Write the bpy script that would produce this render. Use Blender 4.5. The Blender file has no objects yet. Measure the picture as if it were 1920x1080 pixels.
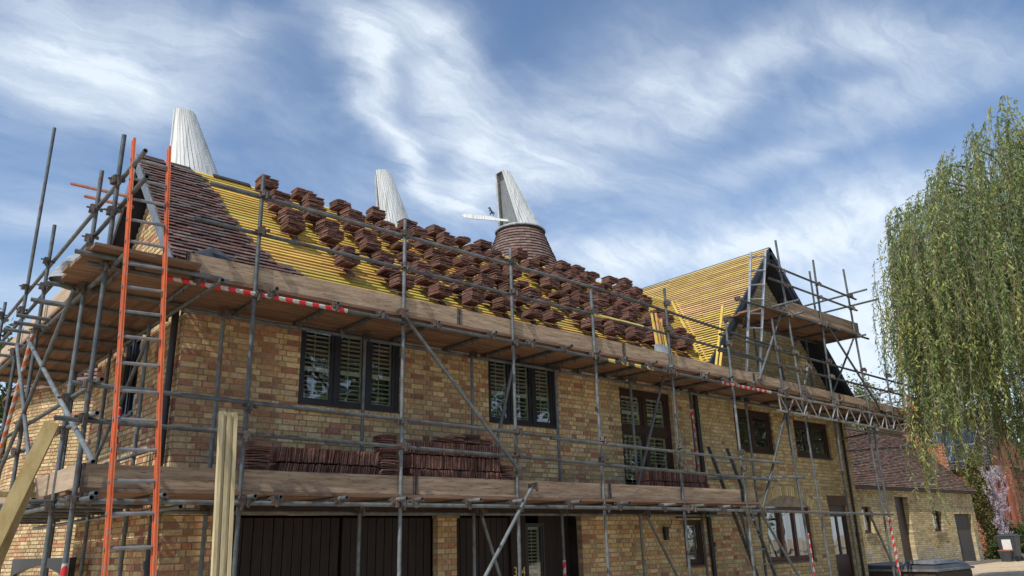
import bpy, math, random
import numpy as np
from mathutils import Vector, Matrix

# ------------------------------------------------------------------ camera, sky, sun, exposure
SC = bpy.context.scene
random.seed(7); RNG = np.random.default_rng(7)
RC = Vector((0.7551195, -0.65500441, -0.02763617))
UC = -Vector((0.18298926, 0.25106306, -0.95051684))
FC = Vector((0.62953115, 0.71269669, 0.30944139))
cd = bpy.data.cameras.new('camera'); cam = bpy.data.objects.new('camera', cd)
SC.collection.objects.link(cam)
cam.matrix_world = Matrix(((RC.x, UC.x, -FC.x, 0), (RC.y, UC.y, -FC.y, 0), (RC.z, UC.z, -FC.z, 1.6), (0, 0, 0, 1)))
cd.sensor_width = 36; cd.lens = 36 * 1478 / 1920; cd.clip_start = .1; cd.clip_end = 1500
SC.camera = cam

SUN_EL = math.radians(50); SUN_A = math.radians(14)
SDIR = Vector((-math.cos(SUN_EL) * math.cos(SUN_A), -math.cos(SUN_EL) * math.sin(SUN_A), math.sin(SUN_EL)))
SC.view_settings.view_transform = 'Standard'; SC.view_settings.look = 'None'
SC.view_settings.gamma = 1; SC.view_settings.use_curve_mapping = False
SC.view_settings.exposure = 0.36
SUN_STRENGTH = 3.2; SKY_STRENGTH = 0.125
SC.cycles.max_bounces = 7; SC.cycles.diffuse_bounces = 4; SC.cycles.transparent_max_bounces = 12
SC.cycles.sample_clamp_indirect = 4

w = bpy.data.worlds.new('World'); SC.world = w; w.use_nodes = True
nt = w.node_tree; N = nt.nodes; L = nt.links; N.clear()
def nd(tree, kind, **kw):
    n = tree.nodes.new(kind)
    for k, v in kw.items(): setattr(n, k, v)
    return n
sky = nd(nt, 'ShaderNodeTexSky', sky_type='NISHITA', sun_disc=False)
sky.sun_elevation = SUN_EL; sky.sun_rotation = math.atan2(SDIR.x, SDIR.y)
sky.air_density = 1.0; sky.dust_density = .6; sky.ozone_density = 2.2
def vm(op, a, b=None, tree=nt):
    n = nd(tree, 'ShaderNodeVectorMath', operation=op)
    for i, v in enumerate((a, b)):
        if v is None: continue
        if isinstance(v, tuple): n.inputs[i].default_value = v
        else: tree.links.new(v, n.inputs[i])
    return n.outputs['Value'] if op in ('DOT_PRODUCT', 'LENGTH') else n.outputs['Vector']
def mt(op, a, b=0.0, tree=nt, clamp=False):
    n = nd(tree, 'ShaderNodeMath', operation=op); n.use_clamp = clamp
    for i, v in enumerate((a, b)):
        if isinstance(v, (int, float)): n.inputs[i].default_value = v
        else: tree.links.new(v, n.inputs[i])
    return n.outputs[0]
tc = nd(nt, 'ShaderNodeTexCoord'); sep = nd(nt, 'ShaderNodeSeparateXYZ'); L.new(tc.outputs['Generated'], sep.inputs[0])
zz = mt('ADD', mt('MAXIMUM', sep.outputs[2], 0.0), .25)
cmb = nd(nt, 'ShaderNodeCombineXYZ')
L.new(mt('DIVIDE', sep.outputs[0], zz), cmb.inputs[0]); L.new(mt('DIVIDE', sep.outputs[1], zz), cmb.inputs[1])
P = cmb.outputs[0]
def noise(vec, scale, detail=5, rough=.55, dist=0.0, tree=nt, col=False):
    n = nd(tree, 'ShaderNodeTexNoise'); n.inputs['Scale'].default_value = scale; n.inputs['Detail'].default_value = detail
    n.inputs['Roughness'].default_value = rough; n.inputs['Distortion'].default_value = dist
    if vec is not None: tree.links.new(vec, n.inputs['Vector'])
    return n.outputs['Color' if col else 'Fac']
# the cirrus lies on a high plane; its edges are drawn out by warping the plane with noise
w1 = vm('SUBTRACT', noise(P, 1.6, 4, .55, col=True), (.5, .5, .5))
w2 = vm('SUBTRACT', noise(P, 5.0, 9, .68, col=True), (.5, .5, .5))
PW = vm('ADD', P, vm('ADD', vm('MULTIPLY', w1, (.34, .34, 0)), vm('MULTIPLY', w2, (.095, .095, 0))))
BLOBS = [(0.205, 1.076, 5.578, -0.804, 1.864, 8.079, 0.75), (0.183, 1.204, 6.348, -0.265, -0.936, 11.607, 0.45), (0.222, 1.566, 5.679, -0.609, -0.463, 14.862, 0.38), (0.284, 1.839, 5.469, -0.723, -0.89, 11.05, 0.3), (0.262, 1.141, 8.935, -2.076, 4.895, 13.0, 0.3), (0.463, 0.879, 7.94, 3.005, -19.746, 25.037, 0.75), (0.576, 0.992, 7.315, 1.499, -14.267, 21.562, 0.75), (0.693, 1.085, 9.998, 3.338, -22.796, 26.828, 0.6), (0.491, 0.809, 8.758, -6.825, 13.918, 13.165, 0.75), (0.581, 0.835, 15.327, -4.925, 1.977, 15.87, 0.55), (0.704, 0.919, 6.228, -0.858, -2.46, 10.491, 0.75), (0.824, 0.789, 2.602, -5.258, 8.657, 1.618, 0.7), (0.904, 0.941, 3.455, -3.148, 8.181, 9.78, 0.6), (0.841, 1.115, 9.934, -4.474, 1.251, 14.053, 0.8), (0.848, 0.598, -2.274, -12.138, 16.696, -9.513, 0.45), (0.93, 0.552, 1.474, -7.345, 16.953, -1.185, 0.62), (0.989, 0.625, 2.72, -10.516, 21.126, -1.061, 0.5), (1.059, 0.339, 2.687, -4.717, 8.413, 11.101, 0.75), (1.14, 0.444, 2.001, -5.389, 17.609, 7.953, 0.5), (1.172, 0.637, 2.023, -5.009, 21.596, 4.825, 0.4), (1.305, 0.974, 1.961, -2.952, 8.455, 3.992, 0.75), (1.46, 0.679, 1.098, -3.155, 8.775, 0.374, 0.75), (1.759, 0.733, 1.498, -4.166, 3.075, 0.171, 0.8), (1.252, 1.08, 5.512, -6.588, 11.839, 9.117, 0.5), (2.102, 0.953, 1.977, -3.712, 2.755, 2.242, 0.6), (1.075, 1.146, 8.57, -5.798, 5.533, 20.201, 0.35), (0.33, 0.956, 11.156, -8.375, 24.055, 15.391, 0.3)]
acc = None
for cx_, cy_, a1, a2, b1, b2, s_ in BLOBS:
    q = vm('SUBTRACT', PW, (cx_, cy_, 0))
    u_ = vm('DOT_PRODUCT', q, (a1, a2, 0)); v_ = vm('DOT_PRODUCT', q, (b1, b2, 0))
    r2 = mt('ADD', mt('MULTIPLY', u_, u_), mt('MULTIPLY', v_, v_))
    g = mt('MULTIPLY', mt('EXPONENT', mt('MULTIPLY', r2, -1.1)), s_)
    acc = g if acc is None else mt('ADD', acc, g)
mp = nd(nt, 'ShaderNodeMapping'); mp.inputs['Rotation'].default_value = (0, 0, math.radians(33)); mp.inputs['Scale'].default_value = (1.1, 4.2, 1)
L.new(PW, mp.inputs['Vector'])
streak = noise(mp.outputs[0], 4.2, 12, .66, .35)
broad = noise(P, 1.9, 7, .58, .8)
fine = mt('ADD', mt('MULTIPLY', noise(mp.outputs[0], 6, 12, .66, .5), .45), mt('MULTIPLY', noise(PW, 5, 12, .66, .1), .55))
base = mt('MULTIPLY', mt('SUBTRACT', broad, .44, clamp=True), 1.5)
dens = mt('ADD', mt('MULTIPLY', acc, 1.0), base)
mod = mt('ADD', mt('MULTIPLY', streak, .95), mt('MULTIPLY', fine, .75))
dens = mt('MULTIPLY', dens, mt('ADD', mt('MULTIPLY', mt('SUBTRACT', mod, .52), 1.45), .30), clamp=True)
hz = mt('MULTIPLY', mt('SUBTRACT', .34, sep.outputs[2], clamp=True), 2.0)
dens = mt('ADD', dens, hz, clamp=True)
dens = mt('MULTIPLY', dens, .93)
skb = vm('MULTIPLY', sky.outputs[0], (SKY_STRENGTH * .95, SKY_STRENGTH * 1.0, SKY_STRENGTH * 1.04))
mx = nd(nt, 'ShaderNodeMixRGB'); L.new(dens, mx.inputs[0]); L.new(skb, mx.inputs[1]); mx.inputs[2].default_value = (.68, .755, .83, 1)
bg = nd(nt, 'ShaderNodeBackground'); bg.inputs[1].default_value = 1.0; L.new(mx.outputs[0], bg.inputs[0])
wo = nd(nt, 'ShaderNodeOutputWorld'); L.new(bg.outputs[0], wo.inputs[0])
w.cycles.sampling_method = 'MANUAL'; w.cycles.sample_map_resolution = 512

sd = bpy.data.lights.new('sun', 'SUN'); so = bpy.data.objects.new('sun', sd); SC.collection.objects.link(so)
sd.energy = SUN_STRENGTH; sd.angle = math.radians(.5); sd.color = (1, .95, .86)
so.rotation_euler = SDIR.to_track_quat('Z', 'Y').to_euler(); so.location = (-20, -10, 40)

# ------------------------------------------------------------------ materials
def mat(name, ca, cb, scale=6, rough=.8, bump=0, bscale=60, metal=0, attr=False, stretch=(1, 1, 1), objrand=0, spec=.3, third=None, tscale=2, tlo=.55, thi=.7, trans=0, bstretch=None, coords='Position', stain=0):
    m = bpy.data.materials.new(name); m.use_nodes = True; t = m.node_tree; t.nodes.clear()
    out = nd(t, 'ShaderNodeOutputMaterial'); b = nd(t, 'ShaderNodeBsdfPrincipled'); t.links.new(b.outputs[0], out.inputs[0])
    b.inputs['Roughness'].default_value = rough; b.inputs['Metallic'].default_value = metal; b.inputs['Specular IOR Level'].default_value = spec
    if coords == 'Position': src = nd(t, 'ShaderNodeNewGeometry').outputs['Position']
    else: src = nd(t, 'ShaderNodeTexCoord').outputs[coords]
    oi = nd(t, 'ShaderNodeObjectInfo')
    def mapped(st):
        g = nd(t, 'ShaderNodeMapping'); g.inputs['Scale'].default_value = st
        t.links.new(vm('ADD', src, oi.outputs['Location'], tree=t) if coords == 'Object' else src, g.inputs['Vector']); return g.outputs[0]
    v = mapped(stretch)
    rp = nd(t, 'ShaderNodeValToRGB'); rp.color_ramp.elements[0].position = .34; rp.color_ramp.elements[1].position = .66
    rp.color_ramp.elements[0].color = (*ca, 1); rp.color_ramp.elements[1].color = (*cb, 1)
    t.links.new(noise(v, scale, 6, .6, tree=t), rp.inputs[0]); col = rp.outputs[0]
    def mul(c1, c2):
        m2 = nd(t, 'ShaderNodeMixRGB', blend_type='MULTIPLY'); m2.inputs[0].default_value = 1
        t.links.new(c1, m2.inputs[1]); t.links.new(c2, m2.inputs[2]); return m2.outputs[0]
    if attr:
        a = nd(t, 'ShaderNodeAttribute'); a.attribute_name = 'col'; col = mul(col, a.outputs['Color'])
    if third:
        m2 = nd(t, 'ShaderNodeMixRGB'); r2 = nd(t, 'ShaderNodeMapRange'); r2.inputs[1].default_value = tlo; r2.inputs[2].default_value = thi
        t.links.new(noise(v, tscale, 6, .65, tree=t), r2.inputs[0]); t.links.new(r2.outputs[0], m2.inputs[0])
        t.links.new(col, m2.inputs[1]); m2.inputs[2].default_value = (*third, 1); col = m2.outputs[0]
    if stain:
        k = nd(t, 'ShaderNodeMapRange'); k.inputs[1].default_value = .3; k.inputs[2].default_value = .7; k.inputs[3].default_value = 1 - stain; k.inputs[4].default_value = 1 + stain * .35
        t.links.new(noise(mapped((1, 1, .55)), .9, 6, .65, .4, tree=t), k.inputs[0]); col = mul(col, k.outputs[0])
    if objrand:
        k = nd(t, 'ShaderNodeMapRange'); k.inputs[3].default_value = 1 - objrand; k.inputs[4].default_value = 1 + objrand
        t.links.new(oi.outputs['Random'], k.inputs[0]); col = mul(col, k.outputs[0])
    t.links.new(col, b.inputs['Base Color'])
    if bump:
        bp = nd(t, 'ShaderNodeBump'); bp.inputs['Strength'].default_value = 1; bp.inputs['Distance'].default_value = bump
        vb = mapped(bstretch) if bstretch else v
        t.links.new(noise(vb, bscale, 6, .65, tree=t), bp.inputs['Height']); t.links.new(bp.outputs[0], b.inputs['Normal'])
    if trans:
        tr = nd(t, 'ShaderNodeBsdfTranslucent'); ms = nd(t, 'ShaderNodeMixShader'); ms.inputs[0].default_value = trans
        t.links.new(col, tr.inputs[0]); t.links.new(b.outputs[0], ms.inputs[1]); t.links.new(tr.outputs[0], ms.inputs[2]); t.links.new(ms.outputs[0], out.inputs[0])
    return m
def glass_mat():
    m = bpy.data.materials.new('window_glass'); m.use_nodes = True; t = m.node_tree; t.nodes.clear()
    out = nd(t, 'ShaderNodeOutputMaterial'); tr = nd(t, 'ShaderNodeBsdfTransparent'); tr.inputs[0].default_value = (.86, .9, .88, 1)
    gl = nd(t, 'ShaderNodeBsdfGlossy'); gl.inputs['Roughness'].default_value = .015; gl.inputs[0].default_value = (.95, .97, 1, 1)
    fr = nd(t, 'ShaderNodeFresnel'); fr.inputs[0].default_value = 1.5
    g = nd(t, 'ShaderNodeNewGeometry'); bp = nd(t, 'ShaderNodeBump'); bp.inputs['Distance'].default_value = .004
    t.links.new(noise(g.outputs['Position'], 1.6, 2, .5, tree=t), bp.inputs['Height']); t.links.new(bp.outputs[0], gl.inputs['Normal'])
    ms = nd(t, 'ShaderNodeMixShader')
    t.links.new(mt('MULTIPLY', mt('ADD', mt('MULTIPLY', fr.outputs[0], 2.9, tree=t), .05, tree=t, clamp=True), mt('SUBTRACT', 1.0, g.outputs['Backfacing'], tree=t), tree=t), ms.inputs[0])
    t.links.new(tr.outputs[0], ms.inputs[1]); t.links.new(gl.outputs[0], ms.inputs[2]); t.links.new(ms.outputs[0], out.inputs[0])
    return m
W3 = (1, 1, 1)
m_brick = mat('brick_face', (.86, .85, .82), (1.36, 1.36, 1.32), 20, .92, .005, 80, attr=True, third=(.22, .175, .125), tscale=7, tlo=.58, thi=.88, spec=.12, stain=.30)
m_mortar = mat('mortar', (.20, .17, .13), (.33, .28, .21), 9, .95, .003, 120, spec=.1)
m_tube = mat('galvanised_tube', (.085, .10, .105), (.17, .19, .195), 9, .55, .0006, 60, metal=.25, third=(.13, .075, .05), tscale=6, tlo=.57, thi=.68, objrand=.32, stain=.3)
m_tubein = mat('tube_inside', (.02, .02, .02), (.04, .04, .04), 7, .8)
m_coupler = mat('rusty_coupler', (.06, .05, .045), (.15, .13, .115), 25, .6, .001, 90, metal=.4, third=(.14, .07, .045), tscale=12, tlo=.55, thi=.7, objrand=.3)
m_board = mat('scaffold_board', (.16, .095, .065), (.27, .17, .115), 2.2, .85, .003, 22, stretch=(1, 9, 9), third=(.13, .09, .065), tscale=1.2, tlo=.55, thi=.8, objrand=.2, spec=.15)
m_board_y = mat('scaffold_board_side', (.15, .088, .06), (.26, .165, .11), 2.2, .85, .003, 22, stretch=(9, 1, 9), third=(.13, .09, .065), tscale=1.2, tlo=.55, thi=.8, objrand=.2, spec=.15)
m_toe = mat('toe_board', (.25, .18, .12), (.45, .34, .235), 2.4, .85, .004, 16, stretch=(1, 2.2, 11), third=(.10, .065, .045), tscale=8, tlo=.54, thi=.70, objrand=.15, spec=.15)
m_toe_y = mat('toe_board_side', (.38, .28, .19), (.54, .42, .30), 1.8, .85, .004, 16, stretch=(2.2, 1, 9), third=(.2, .13, .08), tscale=2.6, tlo=.6, thi=.78, objrand=.15, spec=.15)
m_batten = mat('yellow_batten', (.53, .37, .065), (.68, .49, .12), 3, .75, .0015, 60, attr=True, stretch=(1, 1, 3), objrand=.12, spec=.2)
m_fresh = mat('fresh_timber', (.44, .36, .20), (.64, .56, .35), 3, .75, .002, 40, stretch=(9, 9, 1), objrand=.2, spec=.2, third=(.20, .13, .07), tscale=5, tlo=.64, thi=.72)
m_green = mat('treated_timber', (.26, .19, .075), (.36, .28, .13), 3, .8, .002, 30, stretch=(5, 5, 1), third=(.13, .08, .03), tscale=3, tlo=.66, thi=.8)
m_felt = mat('roof_underlay', (.035, .036, .04), (.07, .07, .075), 3, .8)
m_soffit = mat('dark_soffit', (.018, .02, .03), (.035, .038, .05), 2, .8)
m_barge = mat('barge_board', (.11, .135, .16), (.17, .20, .23), 5, .6)
m_tile = mat('clay_tile', (.125, .066, .051), (.26, .138, .105), 22, .9, .003, 70, attr=False, third=(.13, .10, .095), tscale=6, tlo=.52, thi=.7, objrand=.48, coords='Object', spec=.15)
m_tileatt = mat('old_roof_tile', (.75,) * 3, (1.2,) * 3, 20, .9, .003, 70, attr=True, third=(.12, .10, .095), tscale=4, tlo=.58, thi=.8, spec=.15)
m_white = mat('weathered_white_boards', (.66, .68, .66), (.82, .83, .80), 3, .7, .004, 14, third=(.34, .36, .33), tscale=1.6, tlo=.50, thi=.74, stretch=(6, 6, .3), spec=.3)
m_white2 = mat('shaded_white_boards', (.22, .235, .24), (.31, .33, .33), 3, .7, .002, 20, stretch=(3, 3, .6))  # white boards darkened: the shade of the cowl opening is put into the colour
m_lead = mat('lead_flashing', (.22, .24, .25), (.46, .48, .48), 7, .55)
m_dark = mat('dark_window_frame', (.012, .012, .017), (.022, .021, .028), 8, .4, spec=.45)
m_brown2 = mat('red_brown_frame', (.05, .019, .013), (.085, .034, .022), 8, .45, stretch=(4, 4, 1), spec=.4)
m_brown = mat('brown_window_frame', (.024, .012, .011), (.042, .020, .016), 8, .45, stretch=(4, 4, 1), spec=.4)
m_grg = mat('black_stained_boards', (.013, .009, .009), (.025, .017, .016), 4, .6, .001, 50, stretch=(6, 6, .6), spec=.3)
m_beam = mat('brown_beam', (.03, .018, .015), (.055, .033, .027), 4, .6, .001, 40, stretch=(.6, 6, 6))
m_slat = mat('cream_slat', (.52, .50, .45), (.64, .62, .56), 5, .5)
m_inside = mat('dark_room', (.012, .010, .009), (.03, .026, .022), 2, .9)
m_glass = glass_mat()
m_curtain = mat('grey_curtain', (.30, .33, .36), (.55, .58, .60), 14, .9, stretch=(4, 4, .15))
m_black = mat('black_plastic', (.012, .012, .014), (.022, .022, .025), 8, .45, spec=.4)
m_gold = mat('brass_numeral', (.45, .36, .14), (.62, .50, .22), 9, .4, metal=.6)
m_orange = mat('orange_fibreglass', (.55, .11, .035), (.66, .15, .05), 9, .5, .0005, 60, third=(.34, .20, .15), tscale=16, tlo=.55, thi=.64, stain=.3)
m_alu = mat('aluminium', (.42, .43, .44), (.6, .61, .62), 9, .42, metal=.6)
m_rung = mat('grey_rung', (.16, .17, .18), (.28, .29, .30), 9, .5, metal=.4)
m_red = mat('red_tape', (.50, .02, .025), (.58, .035, .04), 9, .45)
m_wtape = mat('white_tape', (.70, .70, .68), (.80, .80, .78), 9, .45)
m_otape = mat('orange_tape', (.52, .13, .05), (.6, .18, .07), 9, .5)
m_ytape = mat('yellow_tape', (.62, .5, .12), (.7, .6, .25), 9, .5)
m_sill = mat('stone_sill', (.20, .155, .105), (.30, .24, .17), 12, .9, .002, 60)
m_lintel = mat('brown_lintel', (.085, .055, .042), (.12, .08, .06), 8, .85)
m_cloth = mat('grey_sheet', (.14, .165, .19), (.33, .36, .38), 7, .6, .004, 12)
m_jacket = mat('dark_fabric', (.03, .035, .045), (.07, .08, .10), 8, .85, .006, 10)
m_gravel = mat('gravel', (.42, .32, .21), (.66, .53, .37), 26, .95, .012, 38, third=(.36, .27, .18), tscale=1.3, tlo=.5, thi=.75, spec=.1)
m_ground_strip = mat('grey_brown_ground', (.12, .10, .085), (.19, .165, .14), 6, .95, .004, 50)
m_leaf = mat('willow_leaf', (1.4, 1.35, 1.35), (1.9, 1.8, 1.75), 1.2, .55, attr=True, trans=.42, spec=.35)
m_bark = mat('bark', (.10, .075, .05), (.19, .15, .10), 9, .95, .01, 25, stretch=(3, 3, .6))
m_leaf2 = mat('tree_leaf', (.8,) * 3, (1.2,) * 3, 2, .6, attr=True, trans=.3, spec=.3)
m_orangebrick = mat('far_brick', (.8,) * 3, (1.15,) * 3, 20, .9, attr=True)
m_solar = mat('solar_glass', (.02, .03, .05), (.035, .05, .085), 4, .3, spec=.5)
m_pot = mat('terracotta', (.22, .075, .045), (.32, .115, .07), 8, .85)
m_bin = mat('grey_bin', (.035, .042, .048), (.055, .062, .07), 6, .5, spec=.4)
m_tub = mat('tub_cladding', (.05, .032, .026), (.085, .055, .042), 5, .6, stretch=(1, 1, 6))
m_cover = mat('tub_cover', (.03, .032, .036), (.06, .062, .068), 4, .45, .004, 9, spec=.5)
m_sheen = mat('cover_trim', (.10, .11, .12), (.2, .21, .22), 6, .4)
m_purple = mat('wisteria_flower', (.8,) * 3, (1.2,) * 3, 4, .8, attr=True, trans=.3)
m_rail = mat('rail_galvanised_bright', (.20, .205, .20), (.36, .365, .355), 9, .5, metal=.3)

# ------------------------------------------------------------------ mesh helpers
def V(*a): return Vector(a)
class MB:
    def __init__(s): s.v = []; s.f = []; s.c = []
    def face(s, pts, col=None):
        i = len(s.v); s.v += [tuple(p) for p in pts]; s.f.append(tuple(range(i, i + len(pts)))); s.c.append(col or (1, 1, 1))
    def add(s, vs, fs, col=None):
        i = len(s.v); s.v += [tuple(p) for p in vs]; s.f += [tuple(i + k for k in f) for f in fs]; s.c += [col or (1, 1, 1)] * len(fs)
    def hexa(s, p, col=None):     # p: 8 points, bottom ring then top ring
        s.add(p, [(3, 2, 1, 0), (4, 5, 6, 7), (0, 1, 5, 4), (1, 2, 6, 5), (2, 3, 7, 6), (3, 0, 4, 7)], col)
    def box(s, x0, x1, y0, y1, z0, z1, col=None):
        s.hexa([(x0, y0, z0), (x1, y0, z0), (x1, y1, z0), (x0, y1, z0), (x0, y0, z1), (x1, y0, z1), (x1, y1, z1), (x0, y1, z1)], col)
    def obox(s, c, a, b, n, col=None):   # centre and three half-axis vectors
        c, a, b, n = Vector(c), Vector(a), Vector(b), Vector(n)
        s.hexa([c - a - b - n, c + a - b - n, c + a + b - n, c - a + b - n, c - a - b + n, c + a - b + n, c + a + b + n, c - a + b + n], col)
    def beam(s, p0, p1, wd, ht, side=None, col=None):
        p0, p1 = Vector(p0), Vector(p1); d = (p1 - p0); ln = d.length; d.normalize()
        sd_ = Vector(side) if side else (d.cross(V(0, 0, 1)) if abs(d.z) < .95 else V(1, 0, 0))
        sd_ = (sd_ - d * sd_.dot(d)).normalized(); up = sd_.cross(d)
        s.obox((p0 + p1) / 2, d * ln / 2, sd_ * wd / 2, up * ht / 2, col)
    def tube(s, p0, p1, r, r1=None, seg=10, caps=True, col=None):
        p0, p1 = Vector(p0), Vector(p1); r1 = r if r1 is None else r1; d = (p1 - p0).normalized()
        a = d.cross(V(0, 0, 1) if abs(d.z) < .9 else V(1, 0, 0)).normalized(); b = d.cross(a)
        vs = []
        for p, rr in ((p0, r), (p1, r1)):
            for k in range(seg):
                t = 2 * math.pi * k / seg; vs.append(p + a * math.cos(t) * rr + b * math.sin(t) * rr)
        fs = [(k, (k + 1) % seg, seg + (k + 1) % seg, seg + k) for k in range(seg)]
        if caps: fs += [tuple(range(seg - 1, -1, -1)), tuple(range(seg, 2 * seg))]
        s.add(vs, fs, col)
    def lathe(s, c, prof, seg=24, col=None, a0=0, a1=2 * math.pi):
        full = abs(a1 - a0 - 2 * math.pi) < 1e-6; n = seg if full else seg + 1; vs = []
        for r, z in prof:
            for k in range(n):
                t = a0 + (a1 - a0) * k / seg; vs.append((c[0] + r * math.cos(t), c[1] + r * math.sin(t), c[2] + z))
        fs = []
        for j in range(len(prof) - 1):
            for k in range(seg):
                k2 = (k + 1) % n; fs.append((j * n + k, j * n + k2, (j + 1) * n + k2, (j + 1) * n + k))
        s.add(vs, fs, col)
    def build(s, name, m, parent=None, kind=None, smooth=False, label=None):
        off = world_loc(parent) if parent else Vector((0, 0, 0))
        me = bpy.data.meshes.new(name); a = np.array([tuple(p) for p in s.v], dtype=float) - np.array(off)
        me.from_pydata(a.tolist(), [], s.f)
        at = me.attributes.new('col', 'FLOAT_COLOR', 'FACE')
        cc = np.ones((len(s.f), 4)); cc[:, :3] = np.array(s.c); at.data.foreach_set('color', cc.ravel())
        if smooth: me.polygons.foreach_set('use_smooth', [True] * len(me.polygons))
        me.materials.append(m); me.update()
        return link(name, me, parent, kind, label)
def world_loc(o):
    l = Vector((0, 0, 0))
    while o: l = l + o.location; o = o.parent
    return l
def link(name, data, parent=None, kind=None, label=None):
    o = bpy.data.objects.new(name, data); SC.collection.objects.link(o)
    if parent: o.parent = parent
    if kind: o['kind'] = kind
    if label: o['label'] = label
    return o
def thing(name, label, cat, loc=(0, 0, 0), group=None):
    o = bpy.data.objects.new(name, None); SC.collection.objects.link(o); o.location = loc; o.empty_display_size = .2
    o['label'] = label; o['category'] = cat
    if group: o['group'] = group
    return o
def copy_tree(o, parent=None):
    c = o.copy(); SC.collection.objects.link(c)
    if parent: c.parent = parent
    for ch in list(KIDS.get(o.name, o.children)): copy_tree(ch, c)
    return c
KIDS = {}
def quads_object(name, verts, cols, m, parent=None, kind=None, per=4):
    """many loose quads at once; verts (n,4,3), cols (n,3)"""
    n = len(verts); off = world_loc(parent) if parent else Vector((0, 0, 0))
    me = bpy.data.meshes.new(name); me.vertices.add(n * per); me.loops.add(n * per); me.polygons.add(n)
    me.vertices.foreach_set('co', (np.asarray(verts, dtype=np.float32).reshape(-1, 3) - np.array(off, dtype=np.float32)).ravel())
    me.loops.foreach_set('vertex_index', np.arange(n * per, dtype=np.int32))
    me.polygons.foreach_set('loop_start', np.arange(0, n * per, per, dtype=np.int32))
    me.update(calc_edges=True)
    at = me.attributes.new('col', 'FLOAT_COLOR', 'FACE'); cc = np.ones((n, 4), dtype=np.float32); cc[:, :3] = cols
    at.data.foreach_set('color', cc.ravel()); me.materials.append(m); me.validate()
    return link(name, me, parent, kind)
def gz(x): return .011 * min(max(x, 0), 45)

# ------------------------------------------------------------------ ground
g = MB(); xs = [-150, -60, -20, 0, 10, 20, 30, 45, 80, 150, 400]; ys = [-150, -60, -20, 0, 10, 25, 60, 150, 400]
for i in range(len(xs) - 1):
    for j in range(len(ys) - 1):
        g.face([(xs[a], ys[b], gz(xs[a])) for a, b in ((i, j), (i + 1, j), (i + 1, j + 1), (i, j + 1))])
g.build('gravel_ground', m_gravel, kind='structure')
g = MB(); g.face([(19.7, 12.3, gz(19.7) + .012), (38.6, 12.6, gz(38.6) + .012), (38.6, 13.6, gz(38.6) + .012), (19.7, 13.6, gz(19.7) + .012)])  # darker grey-brown strip of ground along the foot of the outbuilding
g.build('ground_strip', m_ground_strip, kind='structure')
# loose stones of the gravel in the strip that the camera sees, joined
pts = []
for _ in range(2600):
    x = RNG.uniform(30, 48); y = RNG.uniform(8.5, 14.5)
    if y > 12.3 and x < 38.6: continue
    s = RNG.uniform(.012, .03); z = gz(x)
    a = RNG.uniform(0, 6.28); c, sn = math.cos(a) * s, math.sin(a) * s
    P4 = [(x + c, y + sn, z), (x - sn, y + c, z), (x - c, y - sn, z), (x + sn, y - c, z)]; top = (x, y, z + s * .7)
    for k in range(4): pts.append([P4[k], P4[(k + 1) % 4], top])
quads_object('gravel', np.array(pts), np.full((len(pts), 3), 1.0), m_gravel, kind='stuff', per=3)

# ------------------------------------------------------------------ the house
class Fr:                     # a wall frame: u along the wall, d inwards, z up
    def __init__(s, O, u, d): s.O = Vector(O); s.u = Vector(u); s.d = Vector(d)
    def p(s, u, d, z): return s.O + s.u * u + s.d * d + V(0, 0, z)
    def box(s, mb, u0, u1, d0, d1, z0, z1, col=None):
        mb.hexa([s.p(u0, d0, z0), s.p(u1, d0, z0), s.p(u1, d1, z0), s.p(u0, d1, z0), s.p(u0, d0, z1), s.p(u1, d0, z1), s.p(u1, d1, z1), s.p(u0, d1, z1)], col)
FRONT = Fr((0, 9.6, 0), (1, 0, 0), (0, 1, 0))
GABLE = Fr((3.12, 0, 0), (0, 1, 0), (1, 0, 0))
house = thing('brick_house', 'converted yellow brick oast house with its roof stripped to battens behind scaffolding', 'house', (3.12, 9.6, 0))

BUFF = [(.53, .40, .215), (.48, .35, .185), (.58, .45, .26), (.43, .31, .165), (.52, .395, .235)]
REDS = [(.42, .20, .12), (.46, .26, .15), (.33, .14, .095), (.48, .30, .185), (.27, .13, .10)]
GAULT = [(.47, .39, .22), (.43, .35, .19), (.51, .42, .25), (.38, .31, .165), (.45, .375, .225)]
def col_main(u, z, rnd):
    x = u
    pr = .66 if x < 4.4 else (.48 if x < 6.3 else (.38 if x < 10 else .25))
    if 4.4 < x < 8 and z < 3.3: pr = .33
    if x > 13.5: pr = .05
    if 13.3 < x < 14.8 and z < 2.6: pr = .4
    mixc = random.random() * .55; c0_ = random.choice(BUFF); c = tuple(a * (1 - mixc) + b * mixc for a, b in zip(random.choice(REDS), c0_)) if rnd < pr else random.choice(GAULT if x > 9.5 and random.random() < min(1, (x - 9.5) / 3.5) else BUFF)
    k = random.uniform(.82, 1.14); return (c[0] * k, c[1] * k, c[2] * k)
def col_gable(u, z, rnd):
    c = random.choice(REDS[:2] + [REDS[3], REDS[4]]) if rnd < .42 else random.choice(BUFF); k = random.uniform(.9, 1.15); return (c[0] * k, c[1] * k, c[2] * k)
def col_out(u, z, rnd):
    c = random.choice(GAULT + [(.52, .42, .25), (.36, .27, .14)]); k = random.uniform(.95, 1.3)
    if z < .75 + gz(35) and rnd < .4: return (.40 * k, .38 * k, .34 * k)
    return (c[0] * k, c[1] * k, c[2] * k)
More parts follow.
